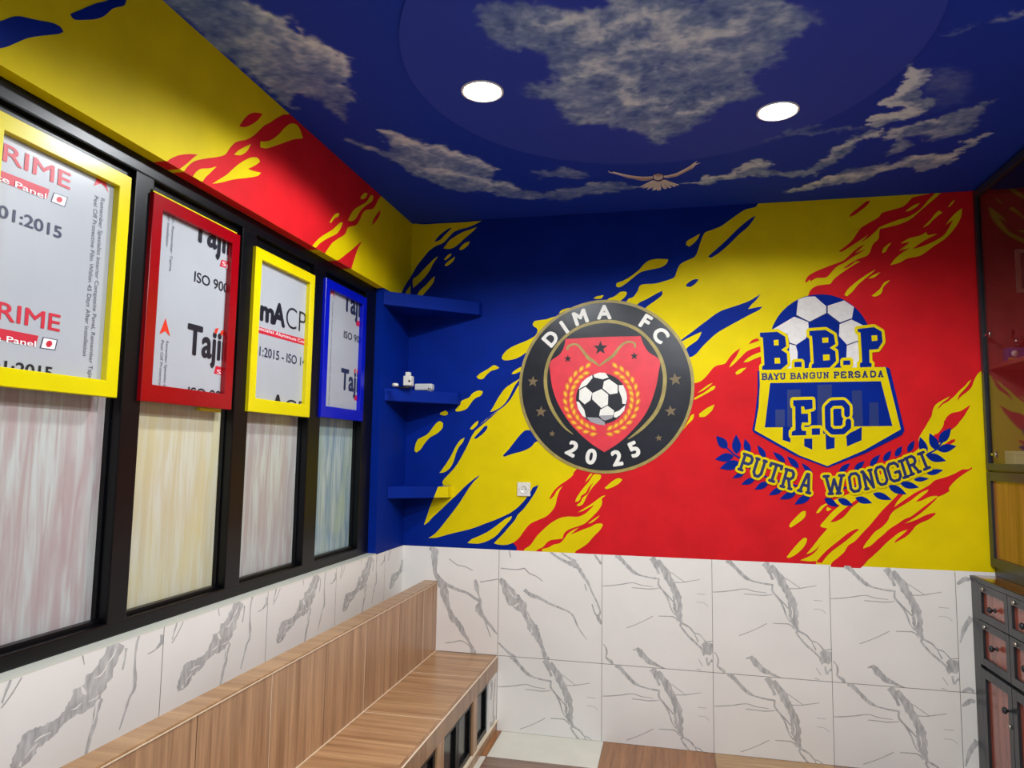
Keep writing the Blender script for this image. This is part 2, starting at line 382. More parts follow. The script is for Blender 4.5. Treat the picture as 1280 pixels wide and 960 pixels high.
def sky(x, y):
    wx = x+(fbm(x*9, y*9, 4, 1)-.5)*.11+(np.abs(fbm(x*21, y*21, 3, 5)-.5)-.1)*.10; wy = y+(fbm(x*9, y*9, 4, 2)-.5)*.13+(np.abs(fbm(x*21, y*21, 3, 6)-.5)-.1)*.10
    dens = np.zeros_like(x)
    for px, soft, op in CLOUDS:
        P = [onceil(*p) for p in px]; d = seg_dist(wx, wy, P, True); sd = np.where(inside(wx, wy, P), d, -d)
        t = np.clip((sd+soft*.5)/(soft*1.1), 0, 1); dens = np.maximum(dens, op*t*t*(3-2*t))
    puff = fbm(x*16, y*20, 5, 3); fine = fbm(x*34+wx*20, y*60, 4, 4); patch = fbm(x*4.2, y*4.6, 3, 8)
    rid = np.zeros_like(x)
    for px, am in RIDGES:
        P = [onceil(*p) for p in px]; d = seg_dist(wx, wy, P, False); rid = np.maximum(rid, am*np.exp(-(d/.035)**2))
    bil = 1-np.abs(2*fbm(x*11+wx*5, y*13, 4, 12)-1)*1.6
    tone = np.clip(.20+.6*(patch-.38)+.45*(puff-.4)+.5*(fine-.45)+.35*(bil-.6)+.85*rid, .03, 1.0)
    a = np.clip(dens*(.95+.45*(puff-.4)+.4*rid), 0, .98)
    return a, tone
def sky_mesh(name, V, Fc, parent=None, inner=0):
    me = bpy.data.meshes.new(name); me.from_pydata(V, [], Fc); me.update()
    A = np.array(V); a, t = sky(A[:, 0], A[:, 1])
    at = me.attributes.new('cloud', 'FLOAT', 'POINT'); at.data.foreach_set('value', a.astype(np.float32))
    at = me.attributes.new('tone', 'FLOAT', 'POINT'); at.data.foreach_set('value', t.astype(np.float32))
    o = bpy.data.objects.new(name, me); COL.objects.link(o)
    if parent: o.parent = parent
    return o
def sky_mat(name, base):
    m = bpy.data.materials.new(name); m.use_nodes = True; nt = m.node_tree; L = nt.links.new; b = nt.nodes['Principled BSDF']
    def A(n): q = nt.nodes.new('ShaderNodeAttribute'); q.attribute_name = n; return q.outputs['Fac']
    tc = nt.nodes.new('ShaderNodeTexCoord'); mp = nt.nodes.new('ShaderNodeMapping'); mp.inputs['Scale'].default_value = (26, 60, 1)
    n = nt.nodes.new('ShaderNodeTexNoise'); n.inputs['Scale'].default_value = 1; n.inputs['Detail'].default_value = 5; L(tc.outputs['Object'], mp.inputs['Vector']); L(mp.outputs['Vector'], n.inputs['Vector'])
    ad = nt.nodes.new('ShaderNodeMath'); ad.operation = 'MULTIPLY_ADD'; ad.inputs[1].default_value = .36; ad.use_clamp = True
    sb = nt.nodes.new('ShaderNodeMath'); sb.operation = 'SUBTRACT'; sb.inputs[1].default_value = .18
    L(n.outputs['Fac'], ad.inputs[0]); L(A('tone'), sb.inputs[0]); L(sb.outputs[0], ad.inputs[2])
    rp = nt.nodes.new('ShaderNodeValToRGB'); e = rp.color_ramp.elements
    e[0].position = 0; e[0].color = lin(76, 102, 164); e[1].position = 1; e[1].color = lin(216, 226, 240)
    q = e.new(.45); q.color = lin(136, 158, 200)
    L(ad.outputs[0], rp.inputs['Fac'])
    mx = nt.nodes.new('ShaderNodeMix'); mx.data_type = 'RGBA'; mx.inputs['A'].default_value = base
    L(A('cloud'), mx.inputs['Factor']); L(rp.outputs['Color'], mx.inputs['B']); L(mx.outputs['Result'], b.inputs['Base Color'])
    b.inputs['Roughness'].default_value = .6; b.inputs['Specular IOR Level'].default_value = .08; return m
SKY = sky_mat('painted_sky', lin(30, 58, 172)); SKYD = sky_mat('painted_sky_disc', lin(48, 68, 178))
nx, ny = 420, 400; X0, X1, Y0, Y1 = 0, RX, -3.4, 0
gx = np.linspace(X0, X1, nx+1); gy = np.linspace(Y0, Y1, ny+1); XX, YY = np.meshgrid(gx, gy)
V = [(a, b, H) for a, b in zip(XX.ravel(), YY.ravel())]; Fc = []
for j in range(ny):
    o = j*(nx+1); Fc += [(o+i, o+i+nx+1, o+i+nx+2, o+i+1) for i in range(nx)]
ceiling = sky_mesh('ceiling', V, Fc); ceiling.data.materials.append(SKY); struct(ceiling, 'ceiling painted as a dark blue cloudy sky', 'ceiling')
mb = MB(); mb.box((-.3, -6.4, H+.002), (RX+.3, .1, H+.15), BLUE); mb.add([(0, -6.2, H), (0, -3.4, H), (RX, -3.4, H), (RX, -6.2, H)], [[0, 1, 2, 3]], BLUE); mb.build('slab', ceiling)
DC, DR, DZ = (1.534, -1.614), .915, H-.010
nr, na = 110, 400; V = [(DC[0], DC[1], DZ)]; Fc = []
for i in range(1, nr+1):
    r = DR*i/nr
    for k in range(na): a = 2*math.pi*k/na; V.append((DC[0]+r*math.cos(a), DC[1]+r*math.sin(a), DZ))
for k in range(na): V.append((V[1+(nr-1)*na+k][0], V[1+(nr-1)*na+k][1], H))
for k in range(na): Fc.append((0, 1+(k+1) % na, 1+k))
for i in range(nr):
    for k in range(na): k2 = (k+1) % na; a0 = 1+i*na; a1 = a0+na; Fc.append((a0+k, a0+k2, a1+k2, a1+k))
disc = sky_mesh('trim_1', V, Fc); disc.data.materials.append(SKYD); struct(disc, 'large shallow round panel on the ceiling that holds the lamps', 'ceiling panel')
# ---------------------------------------------------------------- lamps
LAMPM = mat('lamp_glow', (1, 1, 1, 1), .5, emit=(1, .97, .93, 1), estr=14)
RIM = mat('lamp_rim', lin(235, 235, 232), .4)
lab = ['round recessed downlight on the left of the ceiling disc', 'round recessed downlight on the right of the ceiling disc above the crests', 'round recessed downlight on the near edge of the ceiling disc', 'round downlight behind the viewer on the left', 'round downlight behind the viewer on the right']
for (x, y), lb, pw in zip(LAMPS, lab, LAMP_W):
    zc = DZ if math.hypot(x-DC[0], y-DC[1]) < DR else H
    t = thing('ceiling_downlight', lb, 'ceiling light', (x, y, zc), 'round downlights in the ceiling')
    mb = MB(); mb.lathe([(.084, 0), (.084, -.004), (.08, -.006), (.074, -.004), (.074, -.0005)], (x, y, zc), 2, RIM); mb.build('trim_ring', t)
    mb = MB(); mb.cyl((x, y, zc-.002), .074, .003, 2, LAMPM, 48, sm=False); mb.build('diffuser', t)
    l = bpy.data.lights.new('downlight_beam', 'SPOT'); l.energy = pw; l.spot_size = math.radians(LAMP_ANGLE); l.spot_blend = LAMP_BLEND; l.shadow_soft_size = .06; l.color = (.93, .97, 1)
    lo = bpy.data.objects.new('downlight_beam', l); COL.objects.link(lo); lo.parent = t; lo.location = (0, 0, -.012)
# ---------------------------------------------------------------- mural on the far wall
LO, HI = (.0005, TOP-.01), (RX, H-.001)
y1 = MB(); y2 = MB()
main = (Z('z2', '1215,15 1190,50 1110,72 1010,140 940,190 880,215 825,235 805,265 785,320 765,380 745,415 690,440 640,470 615,520 600,560 560,580 460,608 390,612 350,622 330,665 300,705 262,722') +
  [(757, 420), (720, 415), (699, 396), (682.5, 399.2)] + Z('z4', '870,10 845,42 858,65 885,80 895,105 885,140 855,170 790,205 680,250 620,280 575,315 545,355 537,385 560,402 610,402 680,385 740,355 780,330') +
  [(690, 450), (680, 490)] + Z('z4', '705,655 690,680 660,735 620,800 570,855 510,900 430,955') + Z('z3', '860,840 800,890 745,955') +
  Z('z5', '900,35 840,70 780,115 730,160 690,205 650,260 620,320 590,385 545,470 500,550 455,610 400,670 350,725 345,750 358,772') +
  Z('z6', '300,150 258,255 220,350 190,440 160,530 200,505 250,450 330,375 420,290 500,215 570,145 640,85 715,30 700,55 660,95 610,160 560,240 500,330 440,410 370,500 310,575 260,625 205,660 290,655 400,625 520,595 640,565 760,520 880,475 980,430 1020,410 1090,360 1150,300 1190,250 1230,190 1250,155 1305,130 1280,190 1230,270 1160,365 1100,425 1070,480 1010,550 950,620 900,670 860,712 900,725 960,730 1010,722 1055,705 1085,745 1090,800') +
  [(900, 740), (1237, 740), (1330, 720), (1330, 200), (1000, 235)])
blob(y1, main, onback, BACK, .0008, YEL, LO, HI)
for v, t in [('z4', '730,468 690,490 655,515 635,540 660,540 700,525 760,500'), ('z4', '730,580 640,635 575,680 535,730 490,800 455,865 420,920 470,905 530,870 580,820 620,755 650,690 690,625'),
  ('z6', '1040,440 980,465 900,525 800,595 700,645 640,670 595,710 650,715 710,715 780,695 850,660 900,620 940,570 990,515 1030,470'),
  ('z2', '785,245 740,270 690,300 683,325 705,340 740,315 770,280'), ('z2', '555,432 480,428 420,438 380,465 345,505 290,550 230,585 180,605 175,628 200,635 250,605 300,565 355,525 430,505 500,490 540,465'),
  ('z2', '255,675 240,665 205,670 165,700 120,718 100,745 200,735 240,705'), ('z2', '85,692 30,702 12,715 40,720 70,715'), ('b', '290,580 250,590 235,605 280,605 320,595'),
  ('z3', '995,318 940,292 880,330 800,375 768,405 785,430 830,428 865,390 910,350 960,335'), ('z3', '830,555 790,545 730,570 690,615 650,632 615,650 600,685 555,735 560,755 610,750 670,725 710,670 750,625 810,595'),
  ('z3', '480,765 455,745 410,765 398,785 440,795 475,785'), ('z5', '350,150 320,132 285,150 240,205 190,265 105,310 80,350 65,425 85,445 125,415 170,350 220,295 290,255 345,200'),
  ('z5', '705,125 675,145 640,180 620,210 640,215 670,195 695,165'), ('z5', '568,295 520,325 475,390 430,480 380,560 315,650 370,640 420,600 455,540 480,455 510,390 550,340'),
  ('z1', '110,150 230,165 400,155 600,145 815,128 760,160 690,190 600,215 540,240 490,290 430,350 360,380 290,430 240,490 170,580 130,650 105,690'),
  ('z1', '770,190 700,215 620,245 560,280 500,320 460,370 435,405 490,410 540,395 600,350 640,310 700,260 740,225'), ('z1', '700,335 660,345 620,375 590,415 620,420 680,375'), ('z1', '515,455 480,470 440,515 460,520 510,475'),
  ('z1', '550,485 510,515 470,545 445,575 470,580 520,545 545,510'), ('z1', '380,485 340,510 290,560 230,620 180,675 130,715 132,800 190,750 250,690 300,620 330,560'), ('z1', '350,680 310,715 260,770 200,825 165,880 200,900 270,825 330,750')]:
    blob(y1, Z(v, t), onback, BACK, .0008, YEL, LO, HI)
# blue flecks inside the yellow
for v, t in [('z2', '1190,115 1160,130 1100,175 1050,220 990,280 920,345 845,410 865,420 930,380 1000,320 1070,250 1130,200 1170,150'), ('z2', '775,575 735,580 690,610 685,630 720,630 760,600'), ('z2', '510,660 470,680 400,720 340,750 300,800 360,820 400,775 470,725 510,690'),
  ('z8', '885,60 830,95 760,135 650,175 500,225 430,265 350,325 270,385 200,440 105,510 60,560 115,525 200,480 295,437 285,470 250,525 150,600 130,680 190,690 250,650 300,590 370,520 450,450 560,385 680,320 800,255 870,220 905,185 840,195 760,212 800,160 850,110'),
  ('z5', '795,175 765,185 720,235 660,300 680,308 740,265 790,210'), ('z5', '1190,220 1140,250 1080,320 1010,410 950,475 960,488 1040,460 1150,430 1230,390 1270,345 1330,320 1290,250'), ('z1', '520,198 490,205 430,245 380,290 345,340 400,320 450,270 500,220')]:
    blob(y1, Z(v, t), onback, BACK, .0014, BLUE, LO, HI)
# red fields
redmain = ([(750, 560)] + Z('z7', '700,0 690,30 640,75 560,130 505,180 475,225 452,270 470,268 500,235 535,180 590,135 555,190 530,260 515,330 480,390 420,445 340,480 260,520 200,590 150,660 90,710 125,748 125,800') + [(900, 745), (1237, 745), (1330, 720), (1330, 200), (1212, 230)] +
  Z('y2', '1050,10 1000,60 940,110 870,170 800,230 720,265 640,285 580,300 575,330 570,370 530,410 510,460 490,490 430,515 400,535 440,533 400,555 330,600 280,635 240,670 220,697 160,705 115,715 75,745 55,800') + [(1000, 420), (960, 445)] +
  Z('z8', '900,577 800,610 740,640 680,700 620,760 570,797 600,740 640,690 685,600 620,645 570,700 530,755 450,775 410,800 350,875 290,930 235,950') + [(830, 485), (790, 540)])
blob(y1, redmain, onback, BACK, .0014, RED, LO, HI)
for v, t in [('y2', '1000,10 930,45 820,70 780,110 740,140 600,180 570,215 500,255 430,295 360,320 450,285 420,320 380,380 330,425 280,462 300,465 360,430 430,385 495,340 470,370 440,400 500,360 550,315 580,285 640,260 720,230 800,205 880,150 930,90 980,40'),
  ('y2', '35,685 60,640 110,610 180,580 260,550 320,525 380,470 430,430 475,410 440,440 400,475 480,445 430,475 380,505 320,545 270,570 230,610 190,650 120,655 75,680 70,665 50,685'), ('y2', '440,508 370,545 310,588 350,575'),
  ('y2', '510,92 480,100 430,140 380,180 355,212 390,200 440,165 490,125'), ('z8', '765,562 800,522 850,503 872,525 820,545')]:
    blob(y1, Z(v, t), onback, BACK, .002, RED, LO, HI)
# yellow licks on the red
for v, t in [('y2', '870,110 830,125 790,150 765,172 800,165 850,135'), ('y2', '1125,85 1100,105 1075,140 1090,135 1115,105'), ('y2', '1010,165 980,190 950,230 890,290 930,270 960,240 1000,205 1035,180'),
  ('y2', '1178,148 1168,215 1130,285 1060,365 970,425 875,492 780,513 720,545 655,562 690,515 745,470 800,437 720,455 770,418 800,392 730,405 790,368 870,347 915,322 930,345 1000,333 900,385 815,445 880,428 960,395 1040,348 1085,285 1112,232 1060,270 1080,238 1130,183'),
  ('y2', '665,398 640,410 605,440 595,475 620,465 640,430'), ('y2', '550,592 500,620 455,650 400,690 345,740 322,780 340,788 380,755 420,705 460,670 510,630'), ('y2', '585,612 530,635 495,660 540,650'), ('y2', '655,670 610,690 580,735 520,785 550,790 590,765 605,720 635,690'),
  ('z8', '745,795 680,810 635,845 640,868 680,855 715,825'), ('z8', '715,742 760,700 820,665 900,637 900,680 800,720 760,740'),
  ('y1', '405,310 360,330 300,375 255,410 310,385 370,345'), ('y1', '435,340 400,345 330,400 225,458 225,480 300,440 400,385 425,365'), ('y1', '425,525 350,560 270,620 275,650 330,645 390,595 412,562'), ('y1', '220,620 190,635 150,710 100,790 160,720 210,670'),
  ('z7', '205,772 265,730 330,640 400,570 470,510 560,460 640,445 740,447 810,418 865,370 908,328 850,355 790,388 735,405 800,365 870,322 920,285 980,242 1018,235 980,265 982,310 960,360 920,410 860,470 800,520 730,545 650,575 605,610 585,665 540,672 470,680 430,705 390,750 345,772 300,800 200,800'),
  ('z7', '380,770 440,755 500,725 560,710 600,670 640,615 690,580 750,555 665,625 720,605 790,575 860,550 920,520 975,515 990,530 960,580 900,640 840,710 780,755 720,790 700,820 380,810'), ('z7', '960,432 900,470 840,515 870,510 920,475'), ('z7', '865,15 840,50 810,105 840,75 885,20'),
  ('z7', '970,30 900,25 850,95 790,165 730,250 713,298 745,292 768,262 772,238 820,205 850,150 902,100 870,145 840,215 790,255 765,300 725,330 750,340 790,320 830,240 880,160 940,95 968,60'), ('z7', '1185,75 1140,62 1080,95 1005,160 1030,170 1090,150 1150,115'),
  ('y5', '500,315 450,340 410,390 400,410 430,405 480,350 515,325'), ('y5', '555,370 510,350 500,380 520,390'), ('y5', '295,390 260,395 200,450 145,510 130,545 150,555 210,515 270,470 295,430'), ('y5', '310,665 280,658 230,700 160,780 105,850 130,858 190,830 260,770 300,710')]:
    blob(y1, Z(v, t), onback, BACK, .0026, YEL, LO, HI)
yr = (Z('y3', '1140,250 1100,280 1070,320 1030,400 1010,460 960,520 880,580 840,620 820,660 825,610 850,560 900,510 960,440 1000,370 960,400 920,450 850,510 790,575 740,620 690,660 620,700 580,740 550,765 570,730 620,675 680,630 720,590 640,630 570,670 520,710 490,770 470,860 415,955') +
  Z('y4', '665,5 630,80 580,160 545,230 540,330 300,480') + Z('y5', '900,130 560,290 640,335 570,390 510,455 445,530 450,548 515,565 440,650 370,740 300,822 350,805 400,770 455,710 430,745 400,790 340,838 240,882 330,893 400,889 400,960') + [(1100, 745), (1330, 740), (1330, 400)])
blob(y1, yr, onback, BACK, .0026, YEL, LO, HI)
for v, t in [('y5', '400,900 450,840 520,770 620,690 720,610 800,570 830,575 780,615 720,670 640,730 560,790 500,850 455,910'), ('y5', '860,240 770,300 680,370 600,440 540,500 590,495 660,460 710,410 760,350 840,290'),
  ('y6', '1100,28 1060,48 1015,48 940,88 860,118 770,145 720,188 660,222 590,258 510,312 440,360 410,385 430,340 500,260 460,250 380,335 300,415 245,480 200,535 120,620 60,685 0,725 -36,782 -95,835 -146,878 -160,930 80,940 180,850 135,750 150,712 190,660 240,600 300,560 355,500 370,460 410,412 480,370 560,320 650,252 712,226 705,245 650,292 598,335 650,325 720,292 785,282 795,292 850,270 900,240 895,215 920,180 970,130 1040,80 1100,42'),
  ('y6', '795,290 770,325 700,390 640,440 560,495 500,530 600,497 680,458 740,438 778,432 770,450 720,490 650,520 600,550 570,590 520,640 450,680 410,702 425,675 480,630 530,582 460,605 400,650 340,700 270,770 180,850 100,912 60,800 135,752 200,725 260,670 310,630 370,575 440,530 500,490 560,465 640,405 720,345 780,300')]:
    blob(y1, Z(v, t), onback, BACK, .0032, RED, LO, HI)
blob(y1, Z('y3', '990,705 920,750 850,790 740,815 680,860 645,920') + Z('y4', '800,40 790,100 740,170 700,190 690,240 740,280 800,200 870,140 930,90 985,10') + Z('y3', '830,950 900,860 950,780'), onback, BACK, .0032, RED, LO, HI)
blob(y1, Z('y4', '905,230 870,240 800,285 830,300 890,265 908,250'), onback, BACK, .0032, RED, LO, HI)
y1.build('mural_paint', wall_back)
# ---------------------------------------------------------------- painted band on the left wall
LO2, HI2 = (-3.6, WZ1), (-.0005, H-.001)
m2 = MB()
blob(m2, Z('y7', '20,500 50,465 90,435 150,410 230,400 300,405 260,435 210,480 155,520 100,560'), onleft, LEFT, .0008, RED, LO2, HI2)
blob(m2, Z('y7', '150,590 190,540 230,490 280,455 370,435 450,425 520,405 560,350 600,310 640,295 690,285 760,245 830,175 880,150 930,115 990,85 1025,85 1060,60') + [(420, 190), (480, 240)] +
  Z('y8', '840,210 820,240 790,300 760,330 700,340 660,380 640,430 600,490 520,515 490,580 430,620 360,670 310,740 285,780 260,830') + [(340, 320), (240, 250)], onleft, LEFT, .0008, RED, LO2, HI2)
for v, t in [('y7', '725,320 680,340 620,375 590,405 640,410 690,380'), ('y7', '800,300 870,295 940,250 990,195 1040,158 1090,165 1120,210 1140,275 1060,285 960,320 850,355 800,345'), ('y7', '775,430 720,430 650,465 590,510 530,565 460,610 415,638 480,630 580,605 700,590 780,575 805,550 760,540 700,520 760,490 798,460'),
  ('y7', '450,500 390,515 320,520 280,550 240,610 320,670 350,600 400,550'), ('y8', '715,175 680,170 640,215 655,235 690,220'), ('y8', '770,200 745,190 700,260 640,295 580,335 545,385 515,445 560,450 600,420 640,350 690,300 760,250'), ('y8', '430,375 405,372 370,400 330,470 350,465 380,425 420,405'),
  ('y8', '465,465 440,465 370,530 260,600 200,650 150,715 170,760 190,725 240,670 320,620 400,580 440,530')]:
    blob(m2, Z(v, t), onleft, LEFT, .0016, YEL, LO2, HI2)
for v, t in [('y8', '845,345 825,360 780,430 755,495 790,460 830,400'), ('y8', '660,650 620,680 540,750 400,860 540,960 590,800 620,720')]: blob(m2, Z(v, t), onleft, LEFT, .0016, RED, LO2, HI2)
for v, t in [('l0', '0,105 60,85 100,82 180,100 260,115 300,135 315,160 290,170 200,180 140,190 90,210 30,235 -20,245 -120,260 -120,110'), ('l0', '350,70 400,50 470,20 540,0 580,-40 640,-40 622,25 590,35 560,45 520,80 470,97 380,100 360,90')]: blob(m2, Z(v, t), onleft, LEFT, .0012, BLUE, LO2, HI2)
blob(m2, Z('z1', '130,650 110,685 70,740 35,800 8,862 -10,900 130,920'), onleft, LEFT, .0012, BLUE, (-3, 2.4), HI2)
blob(m2, Z('z1', '112,765 75,810 50,860 60,880 112,880'), onleft, LEFT, .002, YEL, (-3, 2.4), HI2)
blob(m2, Z('y7', '820,78 760,68 710,85 670,125 632,180 680,185 740,160 790,120'), onleft, LEFT, .0008, RED, LO2, HI2)
for pa, pb in (((207, 203), (224, 213)), ((230, 222), (397, 318)), ((405, 320), (406, 321)), ((421, 327), (438, 337))):      # paint wraps under the edge of the band
    ya, yb = onleft(*pa)[0], onleft(*pb)[0]; zz = WZ1-.0006; m2.add([(-.045, ya, zz), (0, ya, zz), (0, yb, zz), (-.045, yb, zz)], [[0, 3, 2, 1]], RED)
m2.build('mural_paint', wall_left)
# ---------------------------------------------------------------- marble wall tiles
def veins(src, v, fn, org):
    """strokes in a magnified view -> list of quads relative to the tile's top-left corner"""
    out = []
    for t in src.split(';'):
        v_ = t.startswith('w'); pl = Z(v, t.lstrip('w')); wmax = max(p[2] for p in pl)
        for qd in strip(pl, 5, .2): out.append(([tuple(np.array(fn(*p))-np.array(org)) for p in qd], 2 if v_ else wmax > 2.4))
    return out
P_SRC = 'w470,165,6 482,195,13 498,232,14 510,262,5;w520,295,8 545,330,12 562,360,5;w590,395,5 600,430,7 596,470,4;w815,815,10 830,828,8;165,80,25 200,100,28 245,150,25 300,200,20 340,220,14 400,235,12 470,245,14;420,95,45 460,150,45 475,210,28;455,120,40 510,190,60 545,250,50 575,310,40 600,380,55 605,450,60 615,510,40 630,555,20 620,570,14;470,240,14 470,290,14 510,340,12 540,400,10 560,460,8 585,500,6;510,340,12 550,380,9 575,410,8;620,570,12 640,600,12 690,660,14 740,705,14 775,740,20 800,780,40;640,560,14 690,590,10 720,625,10 760,640,8 800,690,12 820,735,40;720,625,6 750,690,8;780,700,20 820,735,75 855,760,60;800,690,6 850,685,6;810,800,14 820,850,16 835,830,10 850,820,30;75,295,5 140,292,6 200,285,6 260,275,6 300,275,5 350,290,5 430,300,4;280,308,4 350,312,5 400,317,6 470,312,5;580,270,5 640,270,6 700,260,5 760,250,4;560,200,4 600,230,4 650,265,4;245,592,5 290,575,5 360,545,5 430,508,5;470,508,5 540,510,6 580,515,7 610,550,5;290,748,10 325,745,25 360,785,45 410,830,35 460,855,18 520,880,8;325,728,6 340,745,8;80,705,6 100,735,8 105,770,14 100,800,12 130,825,22 150,845,16;750,810,4 780,860,4;740,880,4 770,890,4;740,350,3 800,355,3;740,410,3 790,415,3 820,440,3'
Q_SRC = 'w200,350,6 212,375,10 235,400,5;w130,460,4 150,462,12 172,440,5;w262,640,5 270,655,10 262,675,4;w90,330,3 130,390,6 170,400,3;w225,480,3 240,540,5 262,600,3;w310,735,5 325,770,8 335,800,4;30,260,30 70,320,60 120,400,90 180,450,90 220,520,50 250,580,60 280,640,80 310,690,50 340,760,28 365,830,36 385,870,40;215,340,26 260,380,30 330,405,22 400,445,16 470,475,12 540,505,10 580,540,12 605,600,10 640,660,8 680,715,6;35,180,7 100,188,7 170,190,8 215,185,10 250,220,8 300,240,7 350,278,5;400,55,14 450,90,18 520,130,24 580,150,45 620,180,30 650,230,24 690,290,16 720,360,12 760,440,12 780,510,14 765,550,24 790,600,20;490,65,12 560,110,16 600,130,20;720,450,8 740,510,10 770,560,14;740,80,14 790,150,16;20,740,14 80,800,16 140,850,24;665,300,6 680,350,8;100,50,8 110,100,6'
R_SRC = '230,80,30 260,120,50 260,190,40 265,270,28 290,320,40 325,390,65 345,470,45 375,560,30 400,620,50 440,660,40 480,730,34 515,790,22 545,850,34 550,880,40;310,335,24 370,375,26 440,405,20 510,430,16 560,465,20 605,485,28;565,325,14 575,380,34 590,440,12 605,490,20 590,540,55 625,600,30 670,660,20 730,735,16;640,640,8 680,755,6;600,345,7 660,335,7 740,322,6;370,170,6 430,215,8 490,230,6 545,258,6;340,800,7 400,795,7 460,785,7 520,820,6'
T6_SRC = '885,160,20 930,125,35 970,130,20;905,550,12 935,450,35 980,380,40;920,880,14 960,860,30 1000,880,18'
S_SRC = 'w590,545,8 575,580,14 565,640,10 552,700,6;w480,470,8 495,500,26 510,520,8;w560,420,4 600,400,8 640,340,4;w200,800,4 240,770,10 300,745,4;w140,900,3 180,850,7 220,810,3;w520,560,3 560,545,7 590,520,3;w420,610,3 450,600,9 480,570,3;w640,330,3 670,290,8 690,240,3;w110,950,14 120,920,8;60,960,40 90,940,60 150,860,110 190,790,110 260,750,90 330,700,60 400,640,60 450,590,110 520,520,150 590,420,130 650,320,100 710,210,80;600,540,24 570,620,28 560,700,26 530,790,24 510,880,24;830,165,14 812,230,12 805,330,10 805,400,22 800,480,18 770,540,14 745,620,12 710,730,6;750,240,14 745,300,12 730,370,10;970,160,24 960,210,20 920,255,8 880,275,5;60,430,16 30,500,14 5,570,12;125,415,8 60,520,8 0,600,8;490,285,10 500,340,6'
TX = [0, .6004, 1.2004, 1.8004, 2.4004, 3.0004, RX]; ZS = .4173
tb = MB(); tb.add([(0, -.0012, 0), (RX, -.0012, 0), (RX, -.0012, TOP), (0, -.0012, TOP)], [[0, 1, 2, 3]], GROUT)
vb = MB()
Pv = veins(P_SRC, 't3', onback, (TX[2], TOP)); Qv = veins(Q_SRC, 't2', onback, (TX[1], TOP)); Rv = veins(R_SRC, 't1', onback, (TX[0], TOP)); Tv = veins(T6_SRC, 't6', onback, (TX[5], TOP))
G = .0013
for row, (z0, z1) in enumerate(((ZS, TOP), (0, ZS))):
    for i in range(6):
        x0, x1 = TX[i]+(G if i else 0), TX[i+1]-G
        tb.add([(x0, -.003, z0+G), (x1, -.003, z0+G), (x1, -.003, z1-(G if row else 0)), (x0, -.003, z1-(G if row else 0))], [[0, 1, 2, 3]], TILE)
        src = ((Rv, Qv, Pv, Pv, Pv, Tv), (Rv, Pv, Pv, Pv, Pv, Tv))[row][i]
        q = MB()
        for quad, big in src:
            ee = tick(3e-6, 60); q.add([BACK.w(TX[i]+p[0], z1+p[1], (.0034, .0034, .0038)[int(big)]+ee) for p in quad], [[0, 1, 2, 3]], (VEINL, VEIN, TILE)[int(big)])
        clipmb(q, [(0, x0, x1), (2, z0+G, z1)]); mm = q.mats
        for f, k in zip(q.f, q.m): vb.add([q.v[j] for j in f], [list(range(len(f)))], mm[k])
tl = tb.build('wall_tiles', wall_back); vb.build('tile_veins', tl)
tb = MB(); vb = MB(); tb.add([(.0012, -6.2, 0), (.0012, 0, 0), (.0012, 0, TOP), (.0012, -6.2, TOP)], [[0, 1, 2, 3]], GROUT)
YS = [-.0]; y = -.2802
while y > -6: YS.append(y); y -= .6
Sv = veins(S_SRC, 'ts', onleft, (-2.0802, TOP))      # relative to the tile's right edge
for row, (z0, z1) in enumerate(((ZS, TOP), (0, ZS))):
    for i in range(len(YS)-1):
        a, b = YS[i+1]+G, YS[i]-(G if i else 0)
        tb.add([(.003, a, z0+G), (.003, b, z0+G), (.003, b, z1), (.003, a, z1)], [[0, 1, 2, 3]], TILE)
        if row or i > 5: continue
        q = MB(); re = YS[i+1]+.6
        for quad, big in Sv:
            ee = tick(3e-6, 60); q.add([LEFT.w(re+p[0], z1+p[1], (.0034, .0034, .0038)[int(big)]+ee) for p in quad], [[0, 1, 2, 3]], (VEINL, VEIN, TILE)[int(big)])
        clipmb(q, [(1, a, b), (2, z0+G, z1)])
        for f, k in zip(q.f, q.m): vb.add([q.v[j] for j in f], [list(range(len(f)))], q.mats[k])
tl = tb.build('wall_tiles', wall_left); vb.build('tile_veins', tl)
mb = MB(); mb.box((-.05, WY0+.001, TOP+.0003), (.0034, WY1-.001, TOP+.006), TRIMW); struct(mb.build('trim_2'), 'pale strip between the tiles and the black window frame', 'trim')
